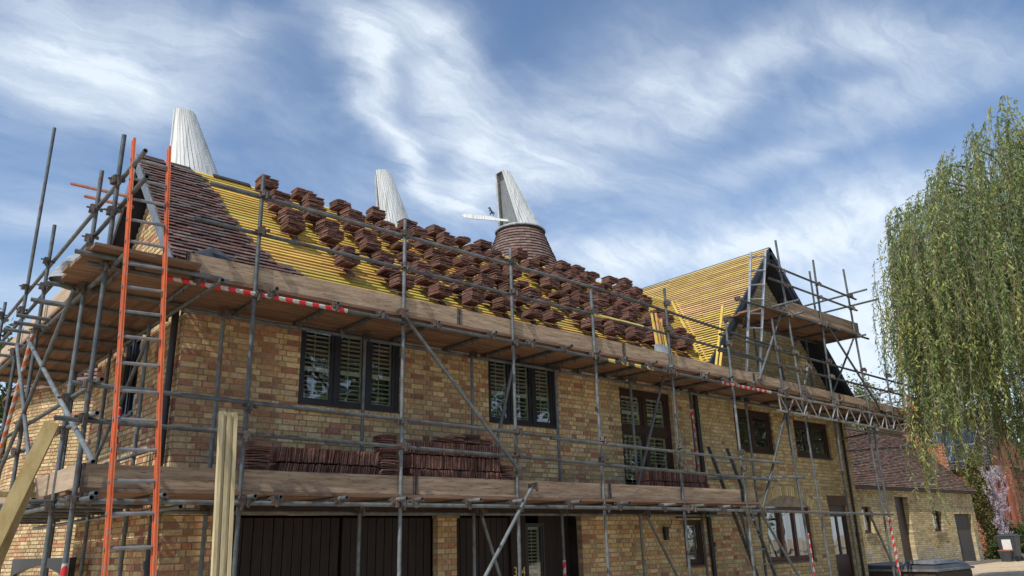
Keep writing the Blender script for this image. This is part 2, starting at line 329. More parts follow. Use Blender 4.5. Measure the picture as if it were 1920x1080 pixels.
def lay_bricks(fr, u0, u1, z0, z1, holes, colfn, clip=None, cut=None, H=.075, LN=.225, head=.1125):
    out = []; row = 0; z = z0
    while z < z1 - .02:
        zc = z + H / 2; a, b = u0, u1
        if clip:
            r = clip(zc)
            if r is None: z += H; row += 1; continue
            a, b = max(a, r[0]), min(b, r[1])
        u = u0 - (0 if row % 2 == 0 else .169); k = row % 2
        while u < b:
            ln = LN if (k % 2 == 0) else head
            if random.random() < .12 and ln == LN: ln = LN   # the odd extra stretcher
            segs = [(max(u, a) + .005, min(u + ln, b) - .005)]
            for h in holes:
                if h[2] < zc < h[3]:
                    ns = []
                    for s0, s1 in segs:
                        if s1 <= h[0] or s0 >= h[1]: ns.append((s0, s1)); continue
                        if s0 < h[0]: ns.append((s0, h[0]))
                        if s1 > h[1]: ns.append((h[1], s1))
                    segs = ns
            for s0, s1 in segs:
                if s1 - s0 < .025: continue
                if cut and cut((s0 + s1) / 2, zc): continue
                out.append((s0, s1, z + .005, z + H - .005, colfn((s0 + s1) / 2, zc, random.random())))
            u += ln; k += 1
        z += H; row += 1
    return out
def brick_pts(fr, b, depth=.1):
    s0, s1, z0, z1, c = b; j = random.uniform(-.0025, .002); e = .0025
    return [fr.p(s0, depth, z0), fr.p(s1, depth, z0), fr.p(s1, depth, z1), fr.p(s0, depth, z1),
            fr.p(s0 + e, j, z0 + e), fr.p(s1 - e, j + random.uniform(-.0015, .0015), z0 + e), fr.p(s1 - e, j, z1 - e), fr.p(s0 + e, j, z1 - e)]
BF = [(4, 5, 6, 7), (0, 1, 5, 4), (1, 2, 6, 5), (2, 3, 7, 6), (3, 0, 4, 7)]
def put_bricks(fr, bricks, wall, singles=0, m=None, vis=None, depth=.1):
    m = m or m_brick; camp = Vector((0, 0, 1.6))
    if singles:
        key = lambda b: (0 if (vis is None or vis(b)) else 1, (fr.p(b[0], 0, b[2]) - camp).length - (b[1] - b[0]) * 3)
        bricks = sorted(bricks, key=key)
    for b in bricks[:singles]:
        mb = MB(); mb.add(brick_pts(fr, b, depth), BF, b[4]); mb.build('brick', m, wall)
    if bricks[singles:]:
        mb = MB()
        for b in bricks[singles:]: mb.add(brick_pts(fr, b, depth), BF, b[4])
        mb.build('brickwork', m, wall, kind='stuff')
def backing(fr, name, parent, u0, u1, z0, z1, holes, m=None, rev=.13, d=.009):
    mb = MB(); us = sorted(set([u0, u1] + [h[k] for h in holes for k in (0, 1) if u0 < h[k] < u1])); zs = sorted(set([z0, z1] + [h[k] for h in holes for k in (2, 3) if z0 < h[k] < z1]))
    for i in range(len(us) - 1):
        for j in range(len(zs) - 1):
            uc, zc = (us[i] + us[i + 1]) / 2, (zs[j] + zs[j + 1]) / 2
            if any(h[0] < uc < h[1] and h[2] < zc < h[3] for h in holes): continue
            mb.face([fr.p(us[i], d, zs[j]), fr.p(us[i + 1], d, zs[j]), fr.p(us[i + 1], d, zs[j + 1]), fr.p(us[i], d, zs[j + 1])])
    for h in holes:
        q = .004; a, b, c, e = h[0] - q, h[1] + q, h[2] - q, h[3] + q
        for A, B in (((a, c), (a, e)), ((b, c), (b, e)), ((a, e), (b, e)), ((a, c), (b, c))):
            mb.face([fr.p(A[0], d, A[1]), fr.p(B[0], d, B[1]), fr.p(B[0], rev, B[1]), fr.p(A[0], rev, A[1])])
    return mb.build(name, m or m_mortar, parent)

W1 = (4.67, 6.27, 3.44, 4.60); W2 = (7.92, 9.45, 3.44, 4.60); W3o = (11.06, 12.6, 2.30, 4.34)
WS = (12.61, 13.24, 1.12, 1.98); W4 = (14.70, 16.2, 3.34, 4.28); W5 = (17.10, 18.72, 3.34, 4.20)
WA = (15.47, 17.32, 1.08, 2.22); DR = (18.18, 19.06, .1, 2.48); G1 = (3.94, 6.93, -.1, 2.055); G2 = (7.27, 9.87, -.1, 2.055)
HOLES = [W1, W2, W3o, WS, W4, W5, WA, DR, G1, G2]
AC, AR = (16.395, 2.22 + .24 - 1.90), 1.90   # arch circle of the ground-floor window (centre, radius)
def arch_cut(u, z):
    return z > 2.18 and math.hypot(u - AC[0], z - AC[1]) < AR + .235 and WA[0] - .16 < u < WA[1] + .16
WAPX, WAPZ, WT = 16.4, 8.17, 1.07
def wing_clip(z):
    if z < 4.78: return (3.12, 19.65)
    h = (WAPZ - .30 - z) / WT
    if z < 4.78 + 0: return None
    return (WAPX - h, WAPX + min(h, 3.25)) if h > .05 else None
fw = backing(FRONT, 'front_wall', house, 3.12, 19.65, 0, 4.78, HOLES)
mb = MB()
for h in ((13.2, 4.78), ):
    mb.face([FRONT.p(WAPX - (WAPZ - .3 - 4.78) / WT, .009, 4.78), FRONT.p(19.65, .009, 4.78), FRONT.p(WAPX, .009, WAPZ - .3)])
mb.face([FRONT.p(13.2, .1, 4.6), FRONT.p(13.2, .1, 4.9), FRONT.p(3.12, .1, 4.9), FRONT.p(3.12, .1, 4.6)])
mb.build('gable_face', m_mortar, fw)
allb = lay_bricks(FRONT, 3.12, 19.65, 0, 7.9, HOLES, col_main, clip=wing_clip, cut=arch_cut)
put_bricks(FRONT, allb, fw, 292, vis=lambda b: b[0] < 7.9 and (2.62 < b[2] < 4.45 or (1.35 < b[2] < 2.0 and b[0] < 7.3)))
# brick arch over the wide window, brick-on-edge sills
mb = MB()
n = 26
for k in range(n):
    t = math.radians(90 + 32.5 - 65 * (k + .5) / n); c = FRONT.p(AC[0] + math.cos(t) * (AR + .112), .04, AC[1] + math.sin(t) * (AR + .112))
    r = V(math.cos(t), 0, math.sin(t)); tn = V(-math.sin(t), 0, math.cos(t)); q = random.choice(GAULT); s = random.uniform(.9, 1.2)
    mb.obox(c, r * .105, tn * .035, V(0, .045, 0), (q[0] * s, q[1] * s, q[2] * s))
mb.build('brick_arch', m_brick, fw)
for (a, b, z, pal) in ((W1[0], W1[1], W1[2], BUFF), (W2[0], W2[1], W2[2], BUFF), (W4[0], W4[1], W4[2], GAULT), (W5[0], W5[1], W5[2], GAULT), (WA[0], WA[1], WA[2], GAULT), (WS[0], WS[1], WS[2], BUFF)):
    mb = MB(); u = a - .05
    while u < b + .05:
        q = random.choice(pal); s = random.uniform(.85, 1.1)
        mb.add([FRONT.p(x, y, zz_) for x, y, zz_ in ((u, .09, z - .09), (u + .065, .09, z - .09), (u + .065, .09, z - .008), (u, .09, z - .008), (u, -.045, z - .095), (u + .065, -.045, z - .095), (u + .065, -.045, z - .03), (u, -.045, z - .03))], BF, (q[0] * s, q[1] * s, q[2] * s)); u += .073
    mb.build('window_sill', m_brick, fw)
# other walls of the main range and the wing
GH = (11.28, 12.14, 3.40, 4.60)
gw = backing(GABLE, 'gable_wall', house, 9.6, 13.45, 0, 4.9, [GH])
def main_clip(z):
    if z < 4.9: return (9.61, 13.45)
    h = (7.00 - z) / 1.0227
    return (11.5 - h, 11.5 + h) if h > .04 else None
mb = MB(); mb.face([GABLE.p(9.6, .009, 4.9), GABLE.p(13.4, .009, 4.9), GABLE.p(11.5, .009, 7.0)]); mb.build('gable_top', m_mortar, gw)
put_bricks(GABLE, lay_bricks(GABLE, 9.61, 13.45, 0, 6.9, [GH], col_gable, clip=main_clip), gw, 0)
mb = MB()
mb.box(3.2, 19.6, 13.3, 13.45, 0, 5.1); mb.box(19.5, 19.65, 9.72, 13.4, 0, 4.9)
mb.box(12.9, 13.2, 13.4, 15.5, 0, 5.0); mb.box(19.35, 19.64, 13.45, 15.5, 0, 5.0); mb.box(13, 19.6, 15.4, 15.6, 0, 5.0)
mb.build('rear_wall', m_mortar, house)
mb = MB(); mb.box(3.3, 19.5, 11.0, 11.1, .05, 5.0); mb.box(3.35, 19.4, 9.75, 13.2, 2.14, 2.2); mb.build('room_partition', m_inside, house)
SIDE = Fr((19.65, 0, 0), (0, 1, 0), (-1, 0, 0))
sw = backing(SIDE, 'side_wall', house, 9.6, 15.5, 0, 4.6, [])
put_bricks(SIDE, lay_bricks(SIDE, 9.6, 15.5, 0, 4.6, [], col_out), sw, 0)

# ------------------------------------------------------------------ windows
def window(fr, rect, lights, m, parent=None, blinds=True, setback=.055, transom=None, curtain=False, fr_w=.06, sash=.045, slat_gap=.063, room=True, name='window'):
    u0, u1, z0, z1 = rect; parent = parent or house
    mb = MB(); D0, D1 = setback, setback + .07
    fr.box(mb, u0, u1, D0, D1, z0, z0 + fr_w); fr.box(mb, u0, u1, D0, D1, z1 - fr_w, z1)
    fr.box(mb, u0, u0 + fr_w, D0, D1, z0 + fr_w, z1 - fr_w); fr.box(mb, u1 - fr_w, u1, D0, D1, z0 + fr_w, z1 - fr_w)
    fr.box(mb, u0 + .01, u1 - .01, D0 - .07, D0, z0 - .004, z0 + .03)
    n = len(lights); ed = [u0 + fr_w] ; tot = sum(lights)
    for l in lights: ed.append(ed[-1] + (u1 - u0 - 2 * fr_w) * l / tot)
    for e in ed[1:-1]: fr.box(mb, e - fr_w / 2, e + fr_w / 2, D0 - .004, D1, z0 + fr_w, z1 - fr_w)
    if transom: fr.box(mb, u0 + fr_w, u1 - fr_w, D0 - .008, D1 + .004, transom - .06, transom + .06)
    W = mb.build(name, m, parent)
    rows = [(z0 + fr_w, z1 - fr_w)] if not transom else [(z0 + fr_w, transom - .06), (transom + .06, z1 - fr_w)]
    for i in range(n):
        a = ed[i] + (fr_w / 2 if i else 0); b = ed[i + 1] - (fr_w / 2 if i < n - 1 else 0)
        for (c, d) in rows:
            mb = MB(); s0, s1 = D0 + .012, D0 + .058
            fr.box(mb, a, b, s0, s1, c, c + sash); fr.box(mb, a, b, s0, s1, d - sash, d); fr.box(mb, a, a + sash, s0, s1, c + sash, d - sash); fr.box(mb, b - sash, b, s0, s1, c + sash, d - sash)
            mb.build('sash', m, W)
            mb = MB(); fr.box(mb, a + sash, b - sash, s0 + .018, s0 + .024, c + sash, d - sash); mb.build('pane', m_glass, W)
            if blinds:
                mb = MB(); t0 = D1 + .012; q = .035
                fr.box(mb, a + .01, a + .01 + q, t0, t0 + .03, c, d); fr.box(mb, b - .01 - q, b - .01, t0, t0 + .03, c, d)
                mid = c + (d - c) * .44
                for zz_ in ((c, c + .07), (mid - .03, mid + .03), (d - .07, d)): fr.box(mb, a + .045, b - .045, t0, t0 + .03, *zz_)
                mb.build('shutter_frame', m_slat, W)
                mb = MB(); z = c + .10; ph = random.uniform(-.05, .22)
                while z < d - .085:
                    if abs(z - mid) > .045:
                        t = ph if z < mid else ph + .1
                        uu = fr.u * ((b - a) / 2 - .045); dd = fr.d * math.cos(t) * .024 - V(0, 0, 1) * math.sin(t) * .024; nn = (fr.d * math.sin(t) + V(0, 0, math.cos(t))) * .004
                        mb.obox(fr.p((a + b) / 2, t0 + .02, z), uu, dd, nn)
                    z += slat_gap
                fr.box(mb, a + (b - a) * .42, a + (b - a) * .42 + .008, t0 - .018, t0 - .010, c + .08, d - .08)
                mb.build('shutter_slats', m_slat, W, kind='stuff')
            if curtain:
                mb = MB(); m_ = 26; t0 = D1 + .09; w_ = (b - a) * .78; pv = None
                for k in range(m_ + 1):
                    uu = a + .02 + w_ * k / m_; dd = t0 + .025 * math.sin(k * 1.5) + .012 * math.sin(k * 3.7)
                    if pv: mb.face([fr.p(*pv, c), fr.p(uu, dd, c), fr.p(uu, dd, d), fr.p(*pv, d)])
                    pv = (uu, dd)
                mb.build('curtain', m_curtain, W, smooth=True)
    if room:
        mb = MB(); fr.box(mb, u0 - .1, u1 + .1, .62, .64, z0 - .1, z1 + .1); mb.build('room_back', m_inside, W)
    return W
window(FRONT, W1, [1, 1, .92], m_dark)
window(FRONT, W2, [1, 1, .95], m_dark)
window(FRONT, W3o, [1, 1], m_brown, transom=3.58, fr_w=.09, setback=.08)
window(FRONT, WS, [1], m_brown, fr_w=.08)
window(FRONT, W4, [1, 1.1], m_brown, blinds=False, fr_w=.10, sash=.06)
window(FRONT, W5, [1, 1], m_brown, blinds=False, fr_w=.09, sash=.06)
window(FRONT, WA, [1, 1, 1], m_brown2, blinds=False, curtain=True, fr_w=.09, sash=.03)
window(GABLE, GH, [1, .55], m_dark, blinds=False, setback=.05)
mb = MB(); k = 14; pts = []
for i in range(k + 1):
    u = WA[0] + (WA[1] - WA[0]) * i / k; zt = AC[1] + math.sqrt(max(AR * AR - (u - AC[0]) ** 2, 0)); pts.append((u, max(zt, 2.22)))
for i in range(k):
    mb.hexa([FRONT.p(pts[i][0], .03, 2.215), FRONT.p(pts[i + 1][0], .03, 2.215), FRONT.p(pts[i + 1][0], .12, 2.215), FRONT.p(pts[i][0], .12, 2.215), FRONT.p(pts[i][0], .03, pts[i][1]), FRONT.p(pts[i + 1][0], .03, pts[i + 1][1]), FRONT.p(pts[i + 1][0], .12, pts[i + 1][1]), FRONT.p(pts[i][0], .12, pts[i][1])])
mb.build('arch_panel', m_brown, house)
# glazed side door at the right end, under its brown lintel
mb = MB(); FRONT.box(mb, DR[0] - .02, DR[1] + .03, -.006, .12, 2.27, 2.50); mb.build('door_lintel', m_lintel, house)
mb = MB()
FRONT.box(mb, DR[0], DR[0] + .09, .05, .13, .1, 2.27); FRONT.box(mb, DR[1] - .09, DR[1], .05, .13, .1, 2.27); FRONT.box(mb, DR[0] + .09, DR[1] - .09, .05, .13, 2.02, 2.27)
FRONT.box(mb, DR[0] + .09, DR[1] - .09, .07, .12, .1, 1.17); FRONT.box(mb, DR[0] + .40, DR[0] + .47, .07, .12, 1.17, 2.02)
D = mb.build('glazed_door', m_brown, house)
mb = MB(); FRONT.box(mb, DR[0] + .09, DR[1] - .09, .09, .096, 1.17, 2.02); mb.build('pane', m_glass, D)
mb = MB(); FRONT.box(mb, DR[0] + .1, DR[0] + .34, .2, .22, 1.2, 2.0); FRONT.box(mb, DR[0] + .5, DR[0] + .7, .22, .24, 1.17, 2.0); mb.build('curtain', m_curtain, D)
mb = MB(); FRONT.box(mb, DR[0] - .1, DR[1] + .1, .6, .62, 0, 2.4); mb.build('room_back', m_inside, D)

# ------------------------------------------------------------------ garage doors, porch, beam
def plank_door(u0, u1, z0, z1, d, n, label=None, gap=.006):
    mb = MB(); FRONT.box(mb, u0, u1, d + .03, d + .06, z0, z1); D = mb.build('garage_door', m_grg, house, label=label)
    for k in range(n):
        a = u0 + (u1 - u0) * k / n; b = u0 + (u1 - u0) * (k + 1) / n; j = random.uniform(-.003, .003)
        mb = MB(); mb.hexa([FRONT.p(a + gap, d + j, z0), FRONT.p(b - gap, d + j, z0), FRONT.p(b - gap / 3, d + .028, z0), FRONT.p(a + gap / 3, d + .028, z0), FRONT.p(a + gap, d + j, z1), FRONT.p(b - gap, d + j, z1), FRONT.p(b - gap / 3, d + .028, z1), FRONT.p(a + gap / 3, d + .028, z1)])
        mb.build('plank', m_grg, D)
    return D
plank_door(3.97, 5.42, .05, 2.0, .12, 11); plank_door(5.46, 6.9, .05, 2.0, .12, 11); plank_door(7.3, 8.36, .05, 2.0, .12, 9)
mb = MB(); FRONT.box(mb, 8.37, 8.68, .07, .15, .05, 2.05); post = mb.build('door_post', m_grg, house)
for ch, u in (('3', 8.435), ('4', 8.60)):
    cu = bpy.data.curves.new('house_number', 'FONT'); cu.body = ch; cu.size = .20; cu.extrude = .006; cu.align_x = 'CENTER'; cu.materials.append(m_gold)
    tmp = bpy.data.objects.new('tmp', cu); SC.collection.objects.link(tmp); bpy.context.view_layer.update()
    me_ = bpy.data.meshes.new_from_object(tmp.evaluated_get(bpy.context.evaluated_depsgraph_get())); bpy.data.objects.remove(tmp); me_.materials.clear(); me_.materials.append(m_gold)
    o = link('house_number', me_, post); o.location = FRONT.p(u, .062, 1.135) - world_loc(post); o.rotation_euler = (math.radians(90), 0, 0); o.scale = (.8, 1, 1)
mb = MB()
FRONT.box(mb, 8.68, 9.9, 1.0, 1.05, 0, 2.1); FRONT.box(mb, 9.87, 9.9, .12, 1.0, 0, 2.1); FRONT.box(mb, 8.66, 8.68, .12, 1.0, 0, 2.1); FRONT.box(mb, 8.66, 9.9, .1, 1.05, 2.06, 2.1)
mb.build('porch_recess', m_inside, house)
window(FRONT, (8.76, 9.16, .6, 1.92), [1], m_dark, setback=.16, fr_w=.03, sash=.03, room=False, slat_gap=.052)
mb = MB(); FRONT.box(mb, 9.17, 9.86, .3, .34, .05, 2.04); mb.build('front_door', m_grg, house)
mb = MB(); FRONT.box(mb, 3.5, 13.68, -.035, .06, 2.065, 2.165); mb.build('long_beam', m_beam, house)
mb = MB(); FRONT.box(mb, 12.4, 13.3, -.06, .04, 1.985, 2.06); mb.build('small_canopy', m_beam, house)
# pier caps
for a, b in ((6.90, 7.30), (9.84, 10.2)):
    mb = MB(); FRONT.box(mb, a, b, -.03, .1, 1.99, 2.06); mb.build('pier_cap', m_sill, house)
# wall lamp beside the small window
mb = MB(); mb.tube((12.02, 9.55, 1.60), (12.02, 9.55, 1.83), .045, .055, 12); mb.tube((12.02, 9.6, 1.74), (12.02, 9.5, 1.74), .02)
for k in range(8):
    t0, t1 = k / 8 * math.pi / 2, (k + 1) / 8 * math.pi / 2
    mb.tube((12.06 + .16 * math.sin(t0), 9.56, 1.96 - .16 * math.cos(t0) - .0), (12.06 + .16 * math.sin(t1), 9.56, 1.96 - .16 * math.cos(t1)), .008, seg=6)
mb.build('wall_lamp', m_black, house)
# downpipes
def pipe(path, r=.038, name='downpipe'):
    mb = MB()
    for a, b in zip(path[:-1], path[1:]): mb.tube(a, b, r, seg=12)
    for p in path[1:-1]: mb.tube(V(*p) - V(0, 0, .04), V(*p) + V(0, 0, .04), r * 1.25, seg=12)
    z = path[-1][2] + 1.35; mb.tube((path[-1][0], path[-1][1], z), (path[-1][0], path[-1][1], z + .09), r * 1.35, seg=12)
    mb.build(name, m_black, house, smooth=False)
pipe([(3.045, 9.72, 4.8), (3.045, 9.72, .1)], .042)
pipe([(13.32, 9.55, 4.62), (13.36, 9.55, 2.2), (13.42, 9.55, .1)], .045)
pipe([(19.3, 9.55, 4.5), (19.3, 9.55, .2)], .03)

# ------------------------------------------------------------------ roofs
EM = V(0, .6991, .7150); NM = V(0, -.7150, .6991)     # main slope: up it, and out of it
def RM(x, s, h): return V(x, 9.3, 4.95) + EM * s + NM * h
LM = 3.147
EW = V(1, 0, WT).normalized(); NW = V(-WT, 0, 1).normalized(); WF = V(13.391, 0, 4.95); LW = (WAPX - 13.391) * math.hypot(1, WT)
def RW(y, s, h): return V(13.391, y, 4.95) + EW * s + NW * h
def valley_x(s): return 13.391 + (RM(0, s, 0).z - 4.95) / WT
mb = MB()   # front slope underlay and the slab under it
A = [RM(2.84, 0, 0), RM(13.391, 0, 0), RM(valley_x(LM), LM, 0), RM(2.84, LM, 0)]
mb.hexa([p + NM * -.10 for p in A] + A)
roof = mb.build('main_roof', m_felt, house)
mb = MB(); EB = V(0, -.6991, .7150); NB = V(0, .7150, .6991)
B = [V(2.84, 13.7, 4.95), V(2.84, 11.5, 7.2), V(15.5, 11.5, 7.2), V(15.5, 13.7, 4.95)]
mb.hexa([p - NB * .10 for p in B] + B); mb.build('rear_slope', m_soffit, roof)
mb = MB()
for side, (E_, N_, y0) in enumerate(((EM, NM, 9.3), (EB, NB, 13.7))):
    a = V(2.81, y0, 4.95) - E_ * .12; b = V(2.81, y0, 4.95) + E_ * (LM + .02)
    mb.hexa([a - N_ * .14, a - N_ * .14 + V(.028, 0, 0), b - N_ * .14 + V(.028, 0, 0), b - N_ * .14, a + N_ * .012, a + N_ * .012 + V(.028, 0, 0), b + N_ * .012 + V(.028, 0, 0), b + N_ * .012])
mb.build('bargeboard', m_barge, roof)
mb = MB()
FRONT.box(mb, 3.0, 13.3, -.24, -.20, 4.72, 4.93); FRONT.box(mb, 3.0, 13.3, -.2, .1, 4.70, 4.74); mb.build('eaves_board', m_beam, roof)
YEL = lambda: tuple(c * random.uniform(.88, 1.08) for c in ((1, 1, 1)))
ns = 32; BW, BT = .021, .027
def left_edge(s):   # x where the laid tiles stop
    y = 9.3 + s * .6991
    tab = [(9.2, 4.65), (9.45, 4.5), (9.6, 4.2), (9.75, 4.02), (10.1, 3.86), (10.8, 3.78), (11.6, 3.6)]
    for (y0, x0), (y1, x1) in zip(tab[:-1], tab[1:]):
        if y <= y1: return x0 + (x1 - x0) * (y - y0) / (y1 - y0)
    return 3.6
for i in range(ns):
    s = .05 + i * .0985
    x1 = valley_x(s) - .03; cuts = [2.85, 2.85 + random.uniform(2.2, 4.2), 0, x1]; cuts[2] = min(cuts[1] + random.uniform(3.2, 4.8), x1 - .6); j = random.uniform(-.006, .006)
    for x0_, x1_ in zip(cuts[:-1], cuts[1:]):
        j2 = j + random.uniform(-.007, .007); a_, b_ = RM(x0_ + .003, s + j, BT / 2), RM(x1_ - .003, s + j2, BT / 2); j = j2; mb = MB()
        mb.obox((a_ + b_) / 2, (b_ - a_) / 2, EM * BW * random.uniform(.92, 1.05), NM * BT / 2, tuple(c * random.uniform(.82, 1.1) for c in (1, .97, 1.1))); mb.build('batten', m_batten, roof)
# laid tiles at the left end of the slope
TC = [(.105, .065, .06), (.14, .085, .075), (.085, .06, .06), (.17, .12, .105), (.13, .07, .06), (.12, .10, .095)]
tiles = []
for i in range(ns):
    s = .05 + i * .0985; x = 2.80 + (.0825 if i % 2 else 0) - .08; xe = left_edge(s) + random.uniform(-.04, .06)
    while x < xe:
        a = max(x, 2.79); b = x + .162
        if b - a > .05: tiles.append((a, b, s))
        x += .165
def tile_hexa(mb, a, b, s):
    lo, hi = s - .085, s + .115; l0 = .072 + random.uniform(-.005, .008); l1 = .030; k = random.uniform(-.006, .006)
    p = [RM(a, lo + k, l0), RM(b, lo - k, l0 + random.uniform(-.004, .004)), RM(b, hi, l1), RM(a, hi, l1)]
    c = random.choice(TC); q = random.uniform(.85, 1.3)
    mb.hexa(p + [v + NM * .012 for v in p], (c[0] * q, c[1] * q, c[2] * q))
random.shuffle(tiles)
for t in tiles[:255]:
    mb = MB(); tile_hexa(mb, *t); mb.build('tile', m_tileatt, roof)
if tiles[255:]:
    mb = MB()
    for t in tiles[255:]: tile_hexa(mb, *t)
    mb.build('tiling', m_tileatt, roof, kind='stuff')
# ridge line of the front slope: a few underridge tiles stay on
for x in (2.9, 3.3, 3.95, 4.25, 5.02, 6.4, 7.0):
    mb = MB(); mb.obox(RM(x + .14, LM + .03, .05), V(.15, 0, 0), EM * .05, NM * .012, (.05, .045, .045)); mb.build('ridge_tile', m_tileatt, roof)
mb = MB(); mb.obox(RM(9.2, LM + .01, .01), V(6.1, 0, 0), EM * .03, NM * .03); mb.build('ridge_board', m_batten, roof)

m_wbarge = mat('dark_barge', (.035, .045, .06), (.06, .075, .095), 5, .6)
mb = MB(); yb = 15.6
A = [RW(9.2, -.3, 0), RW(9.2, LW, 0), RW(yb, LW, 0), RW(yb, -.45, 0)]
mb.hexa([p - NW * .2 for p in A] + A)
wroof = mb.build('wing_roof', m_felt, house)
EW2 = V(-1, 0, WT).normalized(); NW2 = V(WT, 0, 1).normalized(); FW = V(19.85, 0, WAPZ - (19.85 - WAPX) * WT)
A = [V(19.85, 9.2, FW.z), V(WAPX, 9.2, WAPZ), V(WAPX, yb, WAPZ), V(19.85, yb, FW.z)]
mb = MB(); mb.hexa([p - NW2 * .2 for p in A] + A); mb.build('far_slope', m_soffit, wroof)
mb = MB()
for E_, N_, f in ((EW, NW, RW(9.175, -.35, 0)), (EW2, NW2, V(19.85, 9.175, FW.z))):
    ln = (V(WAPX, 9.175, WAPZ) - f).length + .02
    a, b = f, f + E_ * ln
    mb.hexa([a - N_ * .08, a - N_ * .08 + V(0, .025, 0), b - N_ * .08 + V(0, .025, 0), b - N_ * .08, a + N_ * .03, a + N_ * .03 + V(0, .025, 0), b + N_ * .03 + V(0, .025, 0), b + N_ * .03])
mb.build('bargeboard', m_wbarge, wroof)
nw = 45
for i in range(nw):
    s = .04 + i * (LW - .06) / (nw - 1); z = RW(0, s, 0).z; y1 = yb if z > 7.25 else 9.3 + (z - 4.95) / 1.0227 + .02
    if y1 - 9.22 < .06: continue
    t = s / LW; c = (1, 1, 1)
    pk = .10 + .98 * min(1, max(0, (t - .22) / .3))
    if random.random() < pk * .8: c = (1.0, .97, 1.6) if random.random() < .6 else (1.03, .89, 2.0)
    k = random.uniform(.85, 1.08)
    ym = 9.22 + min(random.uniform(1.2, 3.8), (y1 - 9.22) * .6); j = random.uniform(-.006, .006)
    for ya, yb_ in ((9.22, ym), (ym, y1)):
        a_, b_ = RW(ya + .003, s + random.uniform(-.005, .005), BT / 2), RW(yb_, s + j, BT / 2); q = k * random.uniform(.9, 1.07); mb = MB()
        mb.obox((a_ + b_) / 2, (b_ - a_) / 2, EW * BW, NW * BT / 2, (c[0] * q, c[1] * q, c[2] * q)); mb.build('batten', m_batten, wroof)
mb = MB(); mb.beam((WAPX, 9.2, WAPZ + .02), (WAPX, yb, WAPZ + .02), .05, .05); mb.build('ridge_board', m_barge, wroof)
# valley boards, one each side of the valley line
mb = MB(); v0, v1 = RM(13.391, 0, .035), RM(valley_x(LM), LM, .035)
mb.beam(v0 + V(-.06, 0, .02), v1 + V(-.06, 0, .02), .05, .03, side=(1, 0, 0)); mb.beam(v0 + V(.08, -.03, .06), v1 + V(.08, -.03, .06), .03, .03, side=(1, 0, 0)); mb.build('valley_board', m_batten, wroof)

# ------------------------------------------------------------------ scaffold
scaf = thing('scaffold', 'grey tube scaffold with two boarded lifts wrapped around the brick house', 'scaffold', (3.47, 8.35, 0))
def pole(name, p0, p1, m=None, r=.0242, parent=None, hollow=True):
    p0, p1 = Vector(p0), Vector(p1); mb = MB(); mb.tube(p0, p1, r, seg=12, caps=False)
    o = None; d = (p1 - p0).normalized(); parent = parent or scaf
    if hollow:
        mb.tube(p0 + d * .001, p1 - d * .001, r * .82, seg=10, caps=False)
        a = d.cross(V(0, 0, 1) if abs(d.z) < .9 else V(1, 0, 0)).normalized(); b = d.cross(a)
        for e in (p0, p1):
            for k in range(10):
                t, u = 2 * math.pi * k / 10, 2 * math.pi * (k + 1) / 10
                mb.face([e + a * math.cos(t) * r + b * math.sin(t) * r, e + a * math.cos(u) * r + b * math.sin(u) * r, e + a * math.cos(u) * r * .82 + b * math.sin(u) * r * .82, e + a * math.cos(t) * r * .82 + b * math.sin(t) * r * .82])
    else:
        mb.tube(p0, p1, r, seg=12)
    return mb.build(name, m or m_tube, parent)
mb = MB(); mb.obox((0, 0, 0), (.034, 0, 0), (0, .034, 0), (0, 0, .030)); mb.obox((.0, -.03, .0), (.028, 0, 0), (0, .02, 0), (0, 0, .034)); mb.tube((-.06, .0, .012), (.075, .0, .012), .009, seg=6); mb.tube((0, -.07, -.012), (0, .06, -.012), .009, seg=6); mb.obox((.07, 0, .012), (.012, 0, 0), (0, .014, 0), (0, 0, .014)); mb.obox((0, -.06, -.03), (.01, 0, 0), (0, .013, 0), (0, 0, .035))
cp0 = mb.build('coupler', m_coupler, scaf); CPM = cp0.data; first_cp = [cp0]; NCP = [0]
def coupler(p, rz=None):
    NCP[0] += 1
    if NCP[0] > 285: return
    o = first_cp.pop() if first_cp else link('coupler', CPM, scaf)
    o.scale = (1.2, 1.2, 1.2); o.location = Vector(p) - world_loc(scaf) + (V(0, 0, 0)); 
    o.rotation_euler = (random.uniform(-.15, .15), random.uniform(-.2, .2), random.uniform(-.3, .3) if rz is None else rz)
# shift of the first coupler's mesh: its vertices were stored relative to the scaffold root
for v in CPM.vertices: v.co = v.co + world_loc(scaf)

FS = [3.47, 5.465, 7.37, 9.10, 11.03, 12.86]
FT = [5.89, 5.83, 5.86, 5.52, 5.92, 5.72]
YO, YI = 8.35, 9.25
for x, zt in zip(FS, FT):
    b = random.uniform(-.015, .015)
    pole('standard', (x, YO, gz(x)), (x + b, YO, zt)); 
    for z in (2.10, 2.80, 3.10, 4.38, 5.16, 5.63):
        if z < zt: coupler((x, YO - .03, z))
for x in (3.46, 5.44, 7.31, 9.08, 10.97, 12.74, 14.66):
    pole('standard', (x, YI, gz(x)), (x, YI, 2.12)); pole('standard', (x, YI, 2.14), (x, YI, 4.40)); coupler((x, YI - .03, 4.38)); coupler((x, YI - .03, 2.08))
